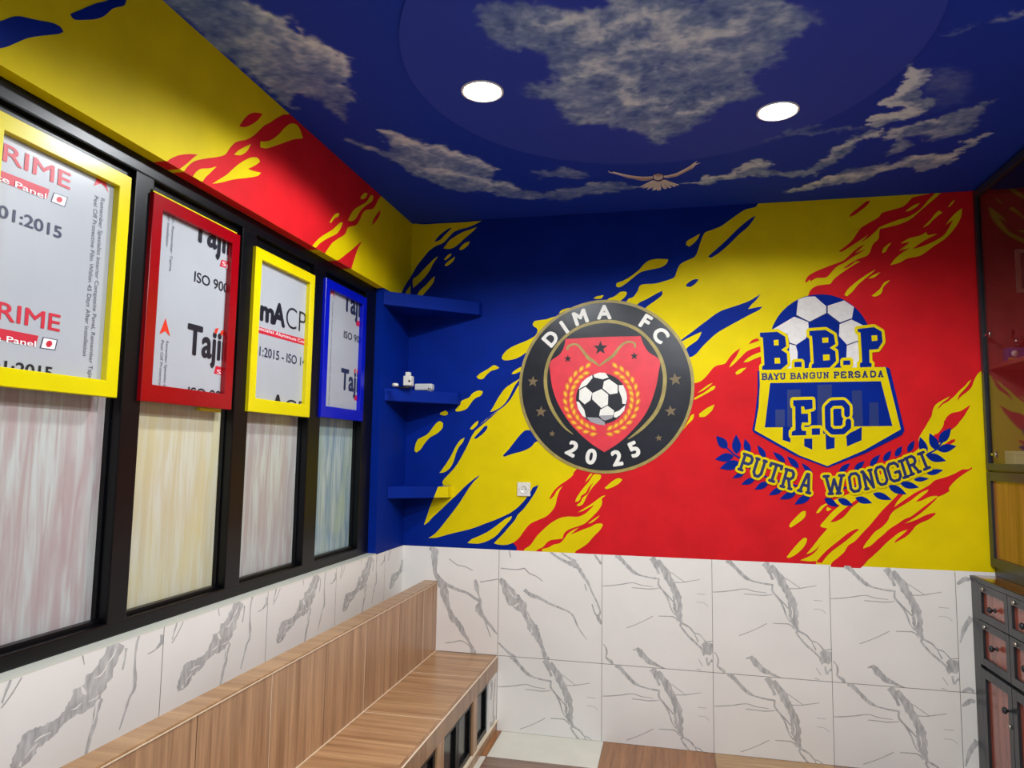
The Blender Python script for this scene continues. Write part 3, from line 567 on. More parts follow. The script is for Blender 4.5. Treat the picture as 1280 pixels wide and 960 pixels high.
# ---------------------------------------------------------------- window strip: black frame, painted lower panes
MY = [(-2.86, -2.80), (-2.271, -2.190), (-1.703, -1.608), (-1.130, -1.015), (-.548, WY1)]   # mullions
FX = -.045
mb = MB()
mb.box((-.13, WY0, 2.448), (FX, WY1, WZ1), BLKM, .006); mb.box((-.13, WY0, WZ0+.006), (FX, WY1, 1.066), BLKM, .005)
for a, b in MY: mb.box((-.13, a, 1.06), (FX, b, 2.45), BLKM, .005)
mb.box((-.13, WY0, WZ0+.006), (FX, MY[0][1], WZ1), BLKM)
wf = struct(mb.build('trim_3'), 'black metal frame that divides the window strip', 'window frame')
def pane_mat(name, c1, c2, c3):
    m = bpy.data.materials.new(name); m.use_nodes = True; nt = m.node_tree; L = nt.links.new; b = nt.nodes['Principled BSDF']
    tc = nt.nodes.new('ShaderNodeTexCoord'); mp = nt.nodes.new('ShaderNodeMapping'); mp.inputs['Scale'].default_value = (40, 42, 3.2)
    n = nt.nodes.new('ShaderNodeTexNoise'); n.inputs['Scale'].default_value = 1; n.inputs['Detail'].default_value = 4; n.inputs['Distortion'].default_value = .8
    mp2 = nt.nodes.new('ShaderNodeMapping'); mp2.inputs['Scale'].default_value = (9, 11, 3.2); n2 = nt.nodes.new('ShaderNodeTexNoise'); n2.inputs['Scale'].default_value = 1; n2.inputs['Detail'].default_value = 3
    L(tc.outputs['Object'], mp.inputs['Vector']); L(mp.outputs['Vector'], n.inputs['Vector']); L(tc.outputs['Object'], mp2.inputs['Vector']); L(mp2.outputs['Vector'], n2.inputs['Vector'])
    r1 = nt.nodes.new('ShaderNodeValToRGB'); r1.color_ramp.elements[0].color = c1; r1.color_ramp.elements[0].position = .38; r1.color_ramp.elements[1].color = c2; r1.color_ramp.elements[1].position = .62
    r2 = nt.nodes.new('ShaderNodeValToRGB'); r2.color_ramp.elements[0].position = .45; r2.color_ramp.elements[1].position = .75
    mx = nt.nodes.new('ShaderNodeMix'); mx.data_type = 'RGBA'; mx.inputs['B'].default_value = c3
    L(n.outputs['Fac'], r1.inputs['Fac']); L(n2.outputs['Fac'], r2.inputs['Fac']); L(r2.outputs['Color'], mx.inputs['Factor']); L(r1.outputs['Color'], mx.inputs['A']); L(mx.outputs['Result'], b.inputs['Base Color'])
    b.inputs['Roughness'].default_value = .2; return m
PM = [pane_mat('pane_rose', lin(176, 160, 158), lin(192, 196, 192), lin(174, 152, 152)), pane_mat('pane_straw', lin(196, 186, 152), lin(204, 202, 182), lin(202, 192, 146)),
      pane_mat('pane_mauve', lin(170, 158, 154), lin(188, 192, 186), lin(168, 160, 160)), pane_mat('pane_aqua', lin(124, 150, 164), lin(176, 190, 188), lin(160, 178, 156))]
plab = ['brush-streaked rose white pane under the nearest yellow framed panel', 'brush-streaked straw yellow pane under the red framed panel', 'brush-streaked mauve white pane under the second yellow framed panel', 'brush-streaked pale aqua pane under the blue framed panel']
for i in range(4):
    a, b = MY[i][1], MY[i+1][0]
    w = thing('window_%d' % (i+1), plab[i], 'window', (-.09, (a+b)/2, 1.06), kind='structure')
    mb = MB(); mb.box((-.104, a-.004, 1.06), (-.094, b+.004, 2.45), PM[i]); mb.build('pane', w)
    mb = MB(); t = .012
    mb.box((-.094, a, 1.064), (-.070, b, 1.078), BLKM, .002); mb.box((-.094, a, 1.078), (-.078, a+t*.6, 2.448), BLKM); mb.box((-.094, b-t*.6, 1.078), (-.078, b, 2.448), BLKM); mb.box((-.094, a, 2.405), (-.066, b, 2.448), BLKM, .003)
    mb.build('glazing_bead', w)
# ---------------------------------------------------------------- coloured frames with film-covered boards
def rect_frame(y0, y1, z0, z1, wl, wr, wt, wb, xa, xb, m):
    """four mitred bars, bevelled"""
    mb = MB()
    o = [(y0, z0), (y1, z0), (y1, z1), (y0, z1)]; n = [(y0+wl, z0+wb), (y1-wr, z0+wb), (y1-wr, z1-wt), (y0+wl, z1-wt)]
    for k in range(4):
        k2 = (k+1) % 4; e = .0015
        c = [o[k], o[k2], n[k2], n[k]]
        def ins(p, q, s): return (p[0]+(q[0]-p[0])*s, p[1]+(q[1]-p[1])*s)
        front = [ins(c[0], c[3], .03), ins(c[1], c[2], .03), ins(c[2], c[1], .03), ins(c[3], c[0], .03)]
        V = [(xa, *p) for p in c]+[(xb-e, *p) for p in c]+[(xb, *p) for p in front]
        Fs = [(0, 3, 2, 1)]+[(0+j, (j+1) % 4, 4+(j+1) % 4, 4+j) for j in range(4)]+[(4+j, 4+(j+1) % 4, 8+(j+1) % 4, 8+j) for j in range(4)]+[(8, 9, 10, 11)]
        mb.add(V, Fs, m)
    return mb
BX = -.05
FRM = [(-2.775, -2.305, 1.732, 2.411, FY, 'yellow frame around a white film board with red lettering, nearest of the four'), (-2.208, -1.739, 1.731, 2.403, FR, 'red frame around a white film board with black lettering, between the two yellow frames'),
       (-1.630, -1.146, 1.732, 2.394, FY, 'yellow frame around a white board with a red bar, between the red and blue frames'), (-1.038, -.566, 1.740, 2.412, FB, 'blue frame around a white film board, beside the blue corner shelves')]
class BP(Plane):
    def w(s, u, v, off): return Vector((BX+off, u, v))
BOARDP = BP('left')
def bt(mb, txt, l, r, caph, m, bold=0, off=.0012):
    """line of print: left and right baseline ends and capital height in the photograph's pixels"""
    a = onboard(*l); b = onboard(*r); t = onboard(l[0]+caph*.02, l[1]-caph)
    put_text(mb, txt, (a[0], (a[1]+b[1])/2), 0, t[1]-a[1], BOARDP, off, m, bold, width=b[0]-a[0], center=False)
def vt(mb, txt, top, bot, size, m):
    a = onboard(*top); b = onboard(*bot)
    v, f = text2d(txt, .0); L_ = v[:, 0].max()-v[:, 0].min(); k = (a[1]-b[1])/L_
    mb.add([BOARDP.w(a[0]+p[1]*size/cap(), a[1]-(p[0]-v[:, 0].min())*k, .0012) for p in v], f, m)
def qd(mb, pts, m, off=.0008): mb.poly([onboard(*p) for p in pts], BOARDP, off, m)
def flag(mb, pts):
    c = np.mean(np.array(pts), axis=0); qd(mb, pts, BNAVY, .0006); qd(mb, [tuple(c+(np.array(p)-c)*.86) for p in pts], BWHT, .001)
    u = (np.array(pts[1])-np.array(pts[0]))*.2; v = (np.array(pts[3])-np.array(pts[0]))*.29
    qd(mb, [tuple(c+u*math.cos(t*math.pi/8)+v*math.sin(t*math.pi/8)) for t in range(16)], BRED, .0014)
def arrow(mb, tip, l, n, r, m): qd(mb, [tip, l, n, r], m)
for i, (y0, y1, z0, z1, m, lb) in enumerate(FRM):
    t = thing('panel_frame', lb, 'framed panel', (-.05, (y0+y1)/2, z0), 'coloured frames hung across the windows')
    rect_frame(y0, y1, z0, z1, .046, .042 if i == 2 else .046, .044, .048 if i == 0 else .055, -.062, -.030, m).build('frame', t)
    if i == 1:
        mb = MB(); mb.box((-.074, y0+.002, z1+.0005), (-.045, y1-.002, z1+.011), YEL); mb.build('back_strip', t, 'yellow strip behind the red frame'); mb = MB(); mb.box((-.074, y1-.14, z0-.012), (-.06, y1-.02, z0-.0005), FY); mb.build('back_strip', t, 'yellow strip behind the red frame')
    mb = MB(); mb.box((-.06, y0+.03, z0+.03), (BX, y1-.03, z1-.03), BOARD); bd = mb.build('board', t)
    TL = []
    def T_():
        TL.append(MB()); return TL[-1]
    if i == 0:
        bt(T_(), 'PRIME', (-21, 192), (87, 235), 22.5, BRED, .012); bt(T_(), 'PRIME', (-27, 397), (74, 412), 23, BRED, .012)
        qd(T_(), Z('w1', '-200,510 438,760 415,848 -200,610'), BRED); bt(T_(), 'Composite Panel', (-92, 194), (57, 245), 8.5, BWHT, .01, .0018)
        qd(T_(), Z('w1b', '-300,300 340,425 315,520 -300,400'), BRED); bt(T_(), 'Composite Panel', (-96, 414), (44, 430.5), 8.5, BWHT, .01, .0018)
        flag(T_(), Z('w1', '475,785 603,830 575,918 447,868')); flag(T_(), Z('w1b', '380,435 512,460 490,555 350,535'))
        bt(T_(), 'ISO 9001:2015', (-88, 244), (76, 295.5), 17, BNAVY, .018); bt(T_(), 'ISO 9001:2015', (-96, 452), (64, 475), 17, BINK, .018)
        vt(T_(), 'Remember Specialist Interior Composite Panel, Remember Tajima', (126, 247), (112, 480), .014, BGREY); vt(T_(), 'Peel Off Protective Film Within 45 Days After Installation', (118, 244), (106, 445), .014, BGREY)
        arrow(T_(), *Z('w1', '900,560 832,728 905,705 965,788'), BRED)
    elif i == 1:
        bt(T_(), 'Tajima', (241, 300), (312, 328), 37, BINK, .03); bt(T_(), 'Tajima', (233.5, 441), (306, 456), 36, BINK, .03)
        bt(T_(), 'ISO 9001', (242.5, 351.5), (288.5, 368), 12.5, BINK, .01); bt(T_(), 'ISO 9001', (234.8, 493), (286, 505), 12.5, BINK, .01)
        for q in (Z('w2t', '975,865 1200,930 1180,1010 955,938'), Z('w2', '568,660 700,690 690,740 556,710')): qd(T_(), q, BRED)
        bt(T_(), 'Specialist', (277, 334), (318, 346), 5, BWHT, .0, .0018); bt(T_(), 'Specialist', (270.5, 466.5), (314, 475), 5, BWHT, 0, .0018)
        arrow(T_(), *Z('w2', '243,350 202,456 240,435 272,470'), BARR)
        for q in (Z('w2', '565,418 585,415 575,448 557,452'), Z('w2', '602,432 622,428 612,462 596,462')): qd(T_(), q, BARR, .0016)
        vt(T_(), 'Panel, Remember Tajima', (216, 262), (214, 340), .012, BGREY); vt(T_(), 'After Installation', (210, 262), (209, 308), .012, BGREY)
        vt(T_(), 'Remember Specialist Interior', (207.5, 426), (203.5, 500), .012, BGREY); vt(T_(), 'Peel Off Protective Film', (201.5, 425), (198, 500), .012, BGREY)
    elif i == 2:
        bt(T_(), 'm', (325.5, 399.5), (341, 404), 25, BINK, .045); bt(T_(), 'A', (341, 404), (355, 408), 26, BINK, .045); bt(T_(), 'CP', (357, 410), (381.5, 415.5), 27, BINK, -.012)
        qd(T_(), [(318, 407), (390, 426.5), (389, 434), (317, 414.3)], BRED); bt(T_(), 'Specialist Aluminium Composite', (318, 413), (395, 432), 4.4, BWHT, 0, .0018)
        bt(T_(), '1:2015 - ISO 14001', (324, 445), (392, 460), 11.5, BNAVY, .01)
        bt(T_(), 'A', (339, 518), (353, 521), 25, BINK, .045); bt(T_(), 'CP', (354, 522), (382, 527), 25, BINK, -.012)
    else:
        bt(T_(), 'Tajima', (429, 387), (466, 403), 26, BNAVY, .03); bt(T_(), 'Tajima', (426, 485), (464, 494), 25, BNAVY, .03)
        bt(T_(), 'ISO 9001', (429.5, 421.5), (454, 431), 8.6, BINK, .01); bt(T_(), 'ISO 9001:2015', (423, 519), (460, 524), 8.6, BINK, .01)
        for q in (Z('w4', '258,330 300,340 298,372 257,360'), Z('w4', '248,766 300,776 298,806 246,796')): qd(T_(), q, BRED)
        for q in (Z('w4', '247,615 257,613 252,634 244,636'), Z('w4', '262,622 272,618 268,638 260,640')): qd(T_(), q, BARR, .0016)
        arrow(T_(), *Z('w4', '120,130 104,182 119,170 134,205'), BRED)
        vt(T_(), 'Remember Specialist Interior Composite Panel, Remember Tajima', (415.5, 377), (412, 506), .010, BGREY)
    for T in TL:
        clipmb(T, [(1, y0+.03, y1-.03), (2, z0+.03, z1-.03)])
        if T.f: T.build('lettering', bd)
# ---------------------------------------------------------------- corner shelves
def shelf(L_, xr, z0, z1, lb):
    mb = MB(); p = [(0.0002, -.0002), (.0002, -L_), (xr-.009, -.04), (xr, -.0002)]
    bm = bmesh.new(); lo = [bm.verts.new((*q, z0)) for q in p]; hi = [bm.verts.new((*q, z1)) for q in p]
    bm.faces.new(lo[::1]); bm.faces.new(hi[::-1])
    for k in range(4): bm.faces.new((lo[k], hi[k], hi[(k+1) % 4], lo[(k+1) % 4]))
    bmesh.ops.recalc_face_normals(bm, faces=bm.faces); bmesh.ops.bevel(bm, geom=bm.edges[:], offset=.002, segments=1, affect='EDGES')
    mb.bm(bm, BLUE)
    o = tag(mb.build('corner_shelf'), lb, 'shelf', 'blue corner shelves'); return o
shelf(.415, .469, 2.410, 2.488, 'top blue triangular corner shelf, the widest, under the yellow splash')
shelf(.36, .345, 1.868, 1.938, 'middle blue corner shelf with the small white box on it')
s3 = shelf(.268, .300, 1.312, 1.380, 'lowest blue corner shelf, the smallest, with a yellow painted end')
a = Vector((0, -.268, 0)); b = Vector((.291, -.04, 0)); d = (b-a).normalized(); nn = Vector((d.y, -d.x, 0))
def onface(px, py):
    r = ray(px, py); t = (a-CP).dot(nn)/r.dot(nn); return CP+r*t
mb = MB(); q = [onface(*p)+nn*.0006 for p in Z('z5', '300,788 400,786 398,895 258,895')]; q = [Vector((v.x, v.y, min(max(v.z, 1.3135), 1.379))) for v in q]; q[1] = Vector((b.x, b.y, 1.379))+nn*.0006; q[2] = Vector((b.x, b.y, 1.3135))+nn*.0006
mb.add(q, [[3, 2, 1, 0]], YEL); mb.add([(.2915, -.04, 1.3135), (.3003, -.001, 1.3135), (.3003, -.001, 1.379), (.2915, -.04, 1.379)], [[0, 1, 2, 3]], YEL)
mb.build('painted_end', s3, 'yellow painted end')
# small things on the middle shelf
z = 1.9385
c = hit(529, 491, 2, z); mb = MB(); bm = bmesh.new()
t = thing('white_device_box', 'small flat white plastic box on the middle corner shelf', 'box', (c.x, c.y, z))
mb.box((c.x-.055, c.y-.005, z), (c.x+.055, c.y+.06, z+.012), PLAS, .003); mb.box((c.x-.053, c.y-.003, z+.012), (c.x+.053, c.y+.058, z+.0155), PLASD)
mb.box((c.x-.056, c.y-.006, z+.0155), (c.x+.056, c.y+.061, z+.056), PLAS, .012, 4); mb.build('casing', t)
mb = MB()
for k in (0, .012): mb.box((c.x+.033+k, c.y-.0075, z+.022), (c.x+.039+k, c.y-.0058, z+.030), PLASD)
mb.build('port', t)
c = hit(508, 486, 2, z)
t = thing('power_adapter', 'white plug adapter with coiled black cable on the middle corner shelf', 'adapter', (c.x, c.y, z))
mb = MB(); mb.box((c.x-.022, c.y-.002, z+.018), (c.x+.028, c.y+.045, z+.075), PLAS, .008, 3); mb.box((c.x-.012, c.y+.004, z+.073), (c.x+.014, c.y+.038, z+.098), PLAS, .007, 3); mb.build('casing', t)
mb = MB(); mb.cyl((c.x+.018, c.y-.003, z+.045), .006, .003, 1, PLASD, 16); mb.build('socket', t)
mb = MB(); pl = []
for k in range(90):
    a_ = k/90*math.pi*5.2; r = .028+.008*math.sin(k*.31); pl.append((c.x-.02+r*1.4*math.cos(a_), c.y+.02+r*.6*math.sin(a_), z+.005+.010*k/90))
def tube(mb, pts, r, m, n=8):
    vs = []; fs = []
    for i, p in enumerate(pts):
        p = Vector(p); d = (Vector(pts[min(i+1, len(pts)-1)])-Vector(pts[max(i-1, 0)])).normalized(); s_ = d.cross(Vector((0, 0, 1)))
        if s_.length < 1e-3: s_ = d.cross(Vector((0, 1, 0)))
        s_.normalize(); w_ = s_.cross(d)
        for k in range(n): a_ = 2*math.pi*k/n; vs.append(p+s_*r*math.cos(a_)+w_*r*math.sin(a_))
    for i in range(len(pts)-1):
        for k in range(n): fs.append([i*n+k, i*n+(k+1) % n, (i+1)*n+(k+1) % n, (i+1)*n+k])
    fs.append(list(range(n))[::-1]); fs.append([(len(pts)-1)*n+k for k in range(n)]); mb.add(vs, fs, m, True)
tube(mb, pl, .0028, PLASD); mb.build('cable', t)
c2 = hit(494, 484, 2, z); mb = MB(); mb.lathe([(0, .004), (.012, .004), (.018, .007), (.018, .018), (.013, .022), (0, .022)], (c2.x, c2.y, z), 2, PLAS, 20); mb.build('plug_head', t)
# wall outlet
o_ = [onback(647, 603), onback(663.5, 620)]; ox0, ox1, oz0, oz1 = .704, .782, 1.332, 1.412
t = thing('wall_socket', 'white square power socket on the yellow mural below the round crest', 'socket', ((ox0+ox1)/2, 0, oz0))
mb = MB(); mb.box((ox0, -.010, oz0), (ox1, -.0009, oz1), PLAS, .004, 3); pl_ = mb.build('cover_plate', t)
mb = MB(); cx, cz = (ox0+ox1)/2, (oz0+oz1)/2
mb.lathe([(.026, 0), (.025, -.0022), (.0215, -.0022), (.0205, -.0004), (0, -.0004)], (cx, -.010, cz), 1, PLAS, 40); mb.build('socket_face', t)
for s_ in (-1, 1):
    mb = MB(); mb.cyl((cx+s_*.0095, -.0108, cz), .0028, .002, 1, PLASD, 12); mb.build('pin_hole', t)
    mb = MB(); mb.box((cx+s_*.030-.0012, -.0112, cz-.003), (cx+s_*.030+.0012, -.0098, cz+.003), BRED); mb.build('indicator', t)
# ---------------------------------------------------------------- round black crest
EC = (1.211, 1.979); ER = .506
def disc2(mb, c, r, off, m, n=96, plane=BACK): mb.poly([(c[0]+r*math.cos(2*math.pi*k/n), c[1]+r*math.sin(2*math.pi*k/n)) for k in range(n)], plane, off, m)
def ring(mb, c, r0, r1, off, m, n=120):
    vs = []; 
    for k in range(n):
        a = 2*math.pi*k/n
        for r in (r0, r1): vs.append(BACK.w(c[0]+r*math.cos(a), c[1]+r*math.sin(a), off))
    mb.add(vs, [[2*k, 2*((k+1) % n), 2*((k+1) % n)+1, 2*k+1] for k in range(n)], m)
def star(mb, c, r, off, m, rot=0, fn=None):
    pts = []
    for k in range(10):
        a = math.pi/2+rot+k*math.pi/5; q = r if k % 2 == 0 else r*.42; pts.append((c[0]+q*math.cos(a), c[1]+q*math.sin(a)))
    mb.poly(pts, BACK, off, m)
em = thing('painted_crest', 'round black and gold crest with a red shield and football painted on the far wall', 'crest', (EC[0], 0, EC[1]-ER))
mb = MB(); disc2(mb, EC, ER-.012, .0040, BLACKP); mb.build('black_disc', em)
mb = MB(); ring(mb, EC, ER-.017, ER, .0043, GOLD, 160); mb.build('gold_rim', em)
mb = MB(); strokes(mb, Z('e', '320,722,3 270,680,12 215,600,17 185,520,18 175,440,18 185,360,17 215,290,15 270,220,15 340,170,15 420,142,15 500,133,17 580,145,17 660,180,17 720,235,17 765,300,19 790,370,20 798,440,20 785,530,20 750,610,20 690,680,17 640,722,12 605,747,3'), onback, BACK, .0046, GOLD, 6); mb.build('inner_gold_ring', em)
mb = MB(); blob(mb, Z('e', '280,225 460,215 672,210 685,250 715,295 770,335 765,400 750,480 720,570 680,640 620,710 560,765 483,815 420,775 350,715 290,645 240,560 212,480 200,400 200,345 250,305 272,265'), onback, BACK, .0046, CRED); sh = mb.build('red_shield', em)
mb = MB()
for t in ('290,282,12 295,264,12 325,252,10 350,262,11 380,300,14 400,325,18 430,345,14 458,366,5', '456,366,5 490,340,14 530,310,16 560,270,13 590,245,11 620,240,10 641,250,10 640,270,12'): strokes(mb, Z('e', t), onback, BACK, .0052, GOLD, 5)
mb.build('gold_horns', sh)
k_ = .0043/4.175*1.0
for x, y, r in ((462, 272, 42), (292, 328, 23), (638, 314, 23)):
    mb = MB(); star(mb, onback(*Z('e', '%f,%f' % (x, y))[0]), r*k_*1.0, .0052, BLACKP); mb.build('star', sh)
for x, y, r in ((110, 447, 33), (152, 604, 34), (210, 719, 19), (852, 436, 37), (828, 601, 33), (766, 741, 20)):
    mb = MB(); star(mb, onback(*Z('e', '%f,%f' % (x, y))[0]), r*k_, .0046, BRONZE, .12 if x > 500 else -.05); mb.build('star', em, 'bronze star')
# football on the shield
FBK = mat('ball_black', lin(20, 22, 32), .4)
mb = MB(); bc = onback(*Z('e', '467,536')[0]); disc2(mb, bc, .1475, .0054, FBK); ball = mb.build('football', em)
mb = MB()
for t in ('565,333 643,395 640,510 565,550 460,450 462,380', '385,307 460,375 440,460 375,508 310,450 315,345', '655,220 752,290 750,380 665,395 580,325 595,245', '475,170 540,145 610,148 648,200 580,222 485,200', '460,175 465,205 400,285 305,335 340,260 400,205', '765,290 815,288 850,370 858,440 845,505 805,500 800,440 765,350', '765,580 840,515 825,580 780,630 735,660 705,650 712,600', '635,522 712,580 700,632 540,637 552,570', '280,475 310,480 370,570 390,660 350,640 300,560'):
    blob(mb, Z('x6', t), onback, BACK, .0058, WHITEP, n=0)
for t in ('540,640 700,634 690,665 610,692 575,680', '395,655 530,660 605,710 605,748 520,735 440,705'): blob(mb, Z('x6', t), onback, BACK, .0058, GREYP, n=0)
mb.build('ball_panels', ball)
# wheat wreath
ORG = mat('wreath_orange', lin(226, 120, 30), .5); WYE = mat('wreath_yellow', lin(246, 190, 40), .5)
def leaf(mb, c, ang, l, w, off, m, fn, plane=BACK, n=10):
    pts = []
    for k in range(n): 
        s = k/n; pts.append((s, math.sin(math.pi*s**.8)*.5))
    for k in range(n): s = 1-k/n; pts.append((s, -math.sin(math.pi*s**.8)*.5))
    ca, sa = math.cos(ang), math.sin(ang)
    mb.poly(dedupe([fn(c[0]+((p[0]-.5)*l)*ca-p[1]*w*sa, c[1]+((p[0]-.5)*l)*sa+p[1]*w*ca) for p in pts]), plane, off+tick(5e-6, 40), m)
o6 = VIEW['x6']
for s in (-1, 1):
    mb = MB()
    for k in range(13):
        th = math.radians(112+k*12.1) if s < 0 else math.radians(68-k*12.1)
        for rr, tw, tk in ((415, .38, 0), (348, -.38, .5)):
            if rr == 348 and k == 0: continue
            t2 = th+(-s)*math.radians(6)*tk*-1
            cx = 567+rr*math.cos(t2); cy = 447-rr*math.sin(t2)*.99
            tang = math.atan2(-(-math.sin(t2+ -s*0)), 0)
            d = (math.sin(t2)*(-s)*-1, math.cos(t2)*(-s)*-1)     # tangent pointing to the open top
            ang = math.atan2(-abs(0)+d[1]*1.0, d[0]) + (tw if s > 0 else -tw)
            c = (o6[0]+cx/o6[2], o6[1]+cy/o6[2])
            leaf(mb, c, ang, 100/o6[2], 54/o6[2], .0052, ORG, onback); leaf(mb, c, ang, 60/o6[2], 26/o6[2], .0056, WYE, onback)
    mb.build('wheat_branch', sh)
for ch, x, y, up in (('D', 203, 222, 1), ('I', 273, 163, 1), ('M', 357, 112, 1), ('A', 482, 85, 1), ('F', 698, 135, 1), ('C', 775, 205, 1), ('2', 315, 797, -1), ('0', 413, 838, -1), ('2', 548, 846, -1), ('5', 637, 800, -1)):
    p = onback(*Z('e', '%f,%f' % (x, y))[0]); a = math.atan2(p[1]-EC[1], p[0]-EC[0])
    rot = a-math.pi/2 if up > 0 else a+math.pi/2
    mb = MB(); put_text(mb, ch, p, rot, (.076 if up > 0 else .080), BACK, .0048, WHITEP, .045, 1.02); mb.build('letter', em)
# ---------------------------------------------------------------- blue and yellow shield crest
cr = thing('painted_crest', 'blue and yellow shield crest with half football and laurel on the far wall', 'crest', (2.31, 0, 1.39))
LV = [('x4', a) for a in ('205,285 110,180 80', '290,335 285,168 80', '400,330 362,205 62', '545,370 475,260 52', '720,410 615,320 50', '840,460 740,360 55', '262,355 100,385 75', '315,415 142,465 85', '360,505 252,552 42', '450,560 332,608 52', '570,590 452,652 58', '700,640 577,702 55', '815,680 675,738 62', '945,705 805,785 66', '960,520 870,420 45')] + \
     [('x5', a) for a in ('1095,235 1195,108 80', '1075,300 1008,155 80', '972,345 922,188 76', '1080,300 1242,268 72', '980,350 1150,398 72', '985,512 1125,480 50', '870,566 1000,556 42', '750,598 910,634 62', '645,620 800,695 66', '508,688 668,742 60', '350,728 495,772 60', '195,738 325,795 60', '75,733 195,805 60', '815,320 870,218 52', '705,360 760,268 52', '600,400 665,308 52', '480,440 565,345 52', '340,480 430,400 50', '205,500 300,420 50')]
for side in ('x4', 'x5'):
  mb = MB()
  for v, t in LV:
    if v != side: continue
    (bx, by), (tx, ty) = Z(v, ' '.join(t.split()[:2])); w = float(t.split()[2])/7.111
    leaf(mb, ((bx+tx)/2, (by+ty)/2), math.atan2(ty-by, tx-bx), math.hypot(tx-bx, ty-by)*1.04, w, .0040, BLUE, onback)
  for v, t in (('x4', '205,285,14 270,345,14 340,390,16 420,470,16 600,560,16 900,640,16'), ('x5', '1130,220,14 1060,300,14 980,345,16 800,470,16 500,600,16 150,650,16')):
    if v == side: strokes(mb, Z(v, t), onback, BACK, .0039, BLUE)
  mb.build('laurel_branch', cr)
mb = MB()   # half football
pts = [(1025.5+64.5*math.cos(2*math.pi*k/64), 432.5+64.5*math.sin(2*math.pi*k/64)) for k in range(64)]; mb.poly([onback(*p) for p in pts], BACK, .0042, BLUE); bl = mb.build('half_football', cr)
mb = MB()
for v, t in (('x1', '835,175 910,150 985,148 1085,235 1085,295 935,372 820,310'), ('x2', '245,230 390,183 478,240 460,340 355,378 245,295'), ('x1', '800,328 925,375 930,430 905,520 815,580 760,560 740,480 610,440'), ('x2', '455,352 560,405 520,540 415,575 345,500 350,395'), ('x1', '760,570 815,585 830,640 830,720 775,820 700,820 750,700'), ('x2', '415,580 510,548 540,680 530,790 460,790 465,700 410,690')): blob(mb, Z(v, t), onback, BACK, .0045, CREAM, n=0)
for v, t in (('x1', '815,318,9 935,374,9'), ('x1', '1091,225,9 1091,300,9'), ('x2', '355,385,9 465,345,9'), ('x1', '740,555,9 820,582,9'), ('x2', '410,582,9 510,545,9'), ('x1', '935,376,7 1090,298,7'), ('x2', '240,298,7 350,385,7')): strokes(mb, Z(v, t), onback, BACK, .0047, INK, 1)
mb.build('ball_panels', bl)
mb = MB()   # shield body
blob(mb, Z('x3', '108,90 1135,55 1165,70 1282,562 1262,600 960,750 665,862 400,762 80,582 64,560 85,460 108,250'), onback, BACK, .0049, BLUE, n=0); sd = mb.build('shield', cr)
mb = MB(); blob(mb, Z('x3', '122,70 1130,58 1252,555 960,722 665,848 440,762 84,562 116,380 126,200'), onback, BACK, .0052, YEL, n=0); mb.build('yellow_field', sd)
mb = MB()
for t in ('208,185 1092,170 1185,528 165,540', '310,538 372,538 370,660 308,640', '480,630 545,628 545,717 480,690', '650,590 725,600 722,705 655,717', '815,600 940,536 938,642 822,692'): blob(mb, Z('x3', t), onback, BACK, .0055, BLUE, n=0)
for t in ('250,397 325,395 325,530 250,533', '345,240 450,236 450,532 345,534', '585,200 700,196 700,590 585,590', '860,245 940,243 950,528 870,530', '1000,340 1072,338 1078,527 1000,530'): blob(mb, Z('x3', t), onback, BACK, .0058, NAVY, n=0)
mb.build('skyline', sd)
# block letters with yellow outlines
def block(name, items, wd, off, holes=True):
    for v, t, hs in items:
        mb = MB(); sc = VIEW[v][2]; p = Z(v, t); thick(mb, p, wd*2/sc, onback, BACK, off, YEL)
        blob(mb, Z(v, t), onback, BACK, off+.0006, BLUE, n=0)
        for h in hs: blob(mb, Z(v, h), onback, BACK, off+.0010, YEL, n=0)
        mb.build('full_stop' if len(p) == 4 else name, cr)
block('block_letter', [('x1', '495,470 650,462 720,505 730,590 685,622 735,655 742,745 680,798 515,800 515,770 535,755 522,515 497,505', ('618,535 660,533 662,583 620,583', '625,695 672,693 677,743 628,745')),
  ('x2', '80,455 225,445 300,490 312,570 262,605 312,635 318,720 262,780 100,785 105,750 120,740 105,500 82,495', ('195,515 248,513 250,557 196,560', '202,665 260,663 262,713 204,718')),
  ('x2', '508,437 655,420 722,460 732,550 690,615 612,622 615,735 635,745 632,775 530,778 530,740 550,730 535,470 512,462', ('632,495 682,493 685,540 635,545',)),
  ('x1', '802,730 865,728 867,775 802,777', ()), ('x2', '382,718 443,715 445,755 382,757', ())], 26, .0060)
block('block_letter', [('x3', '392,322 545,318 547,388 485,400 478,372 455,372 458,430 510,430 512,500 462,500 455,540 462,565 495,568 495,602 380,605 380,575 410,560 408,375 392,365', ()), ('x3', '540,548 606,546 606,598 540,600', ())], 24, .0062)
mb = MB(); cpl = Z('x3', '822,436 822,378 790,343 702,346 666,382 670,540 704,574 790,572 832,535 832,492')
thick(mb, cpl, 90/6.4, onback, BACK, .0062, YEL, closed=False); thick(mb, cpl, 46/6.4, onback, BACK, .0068, BLUE, closed=False); mb.build('block_letter', cr)
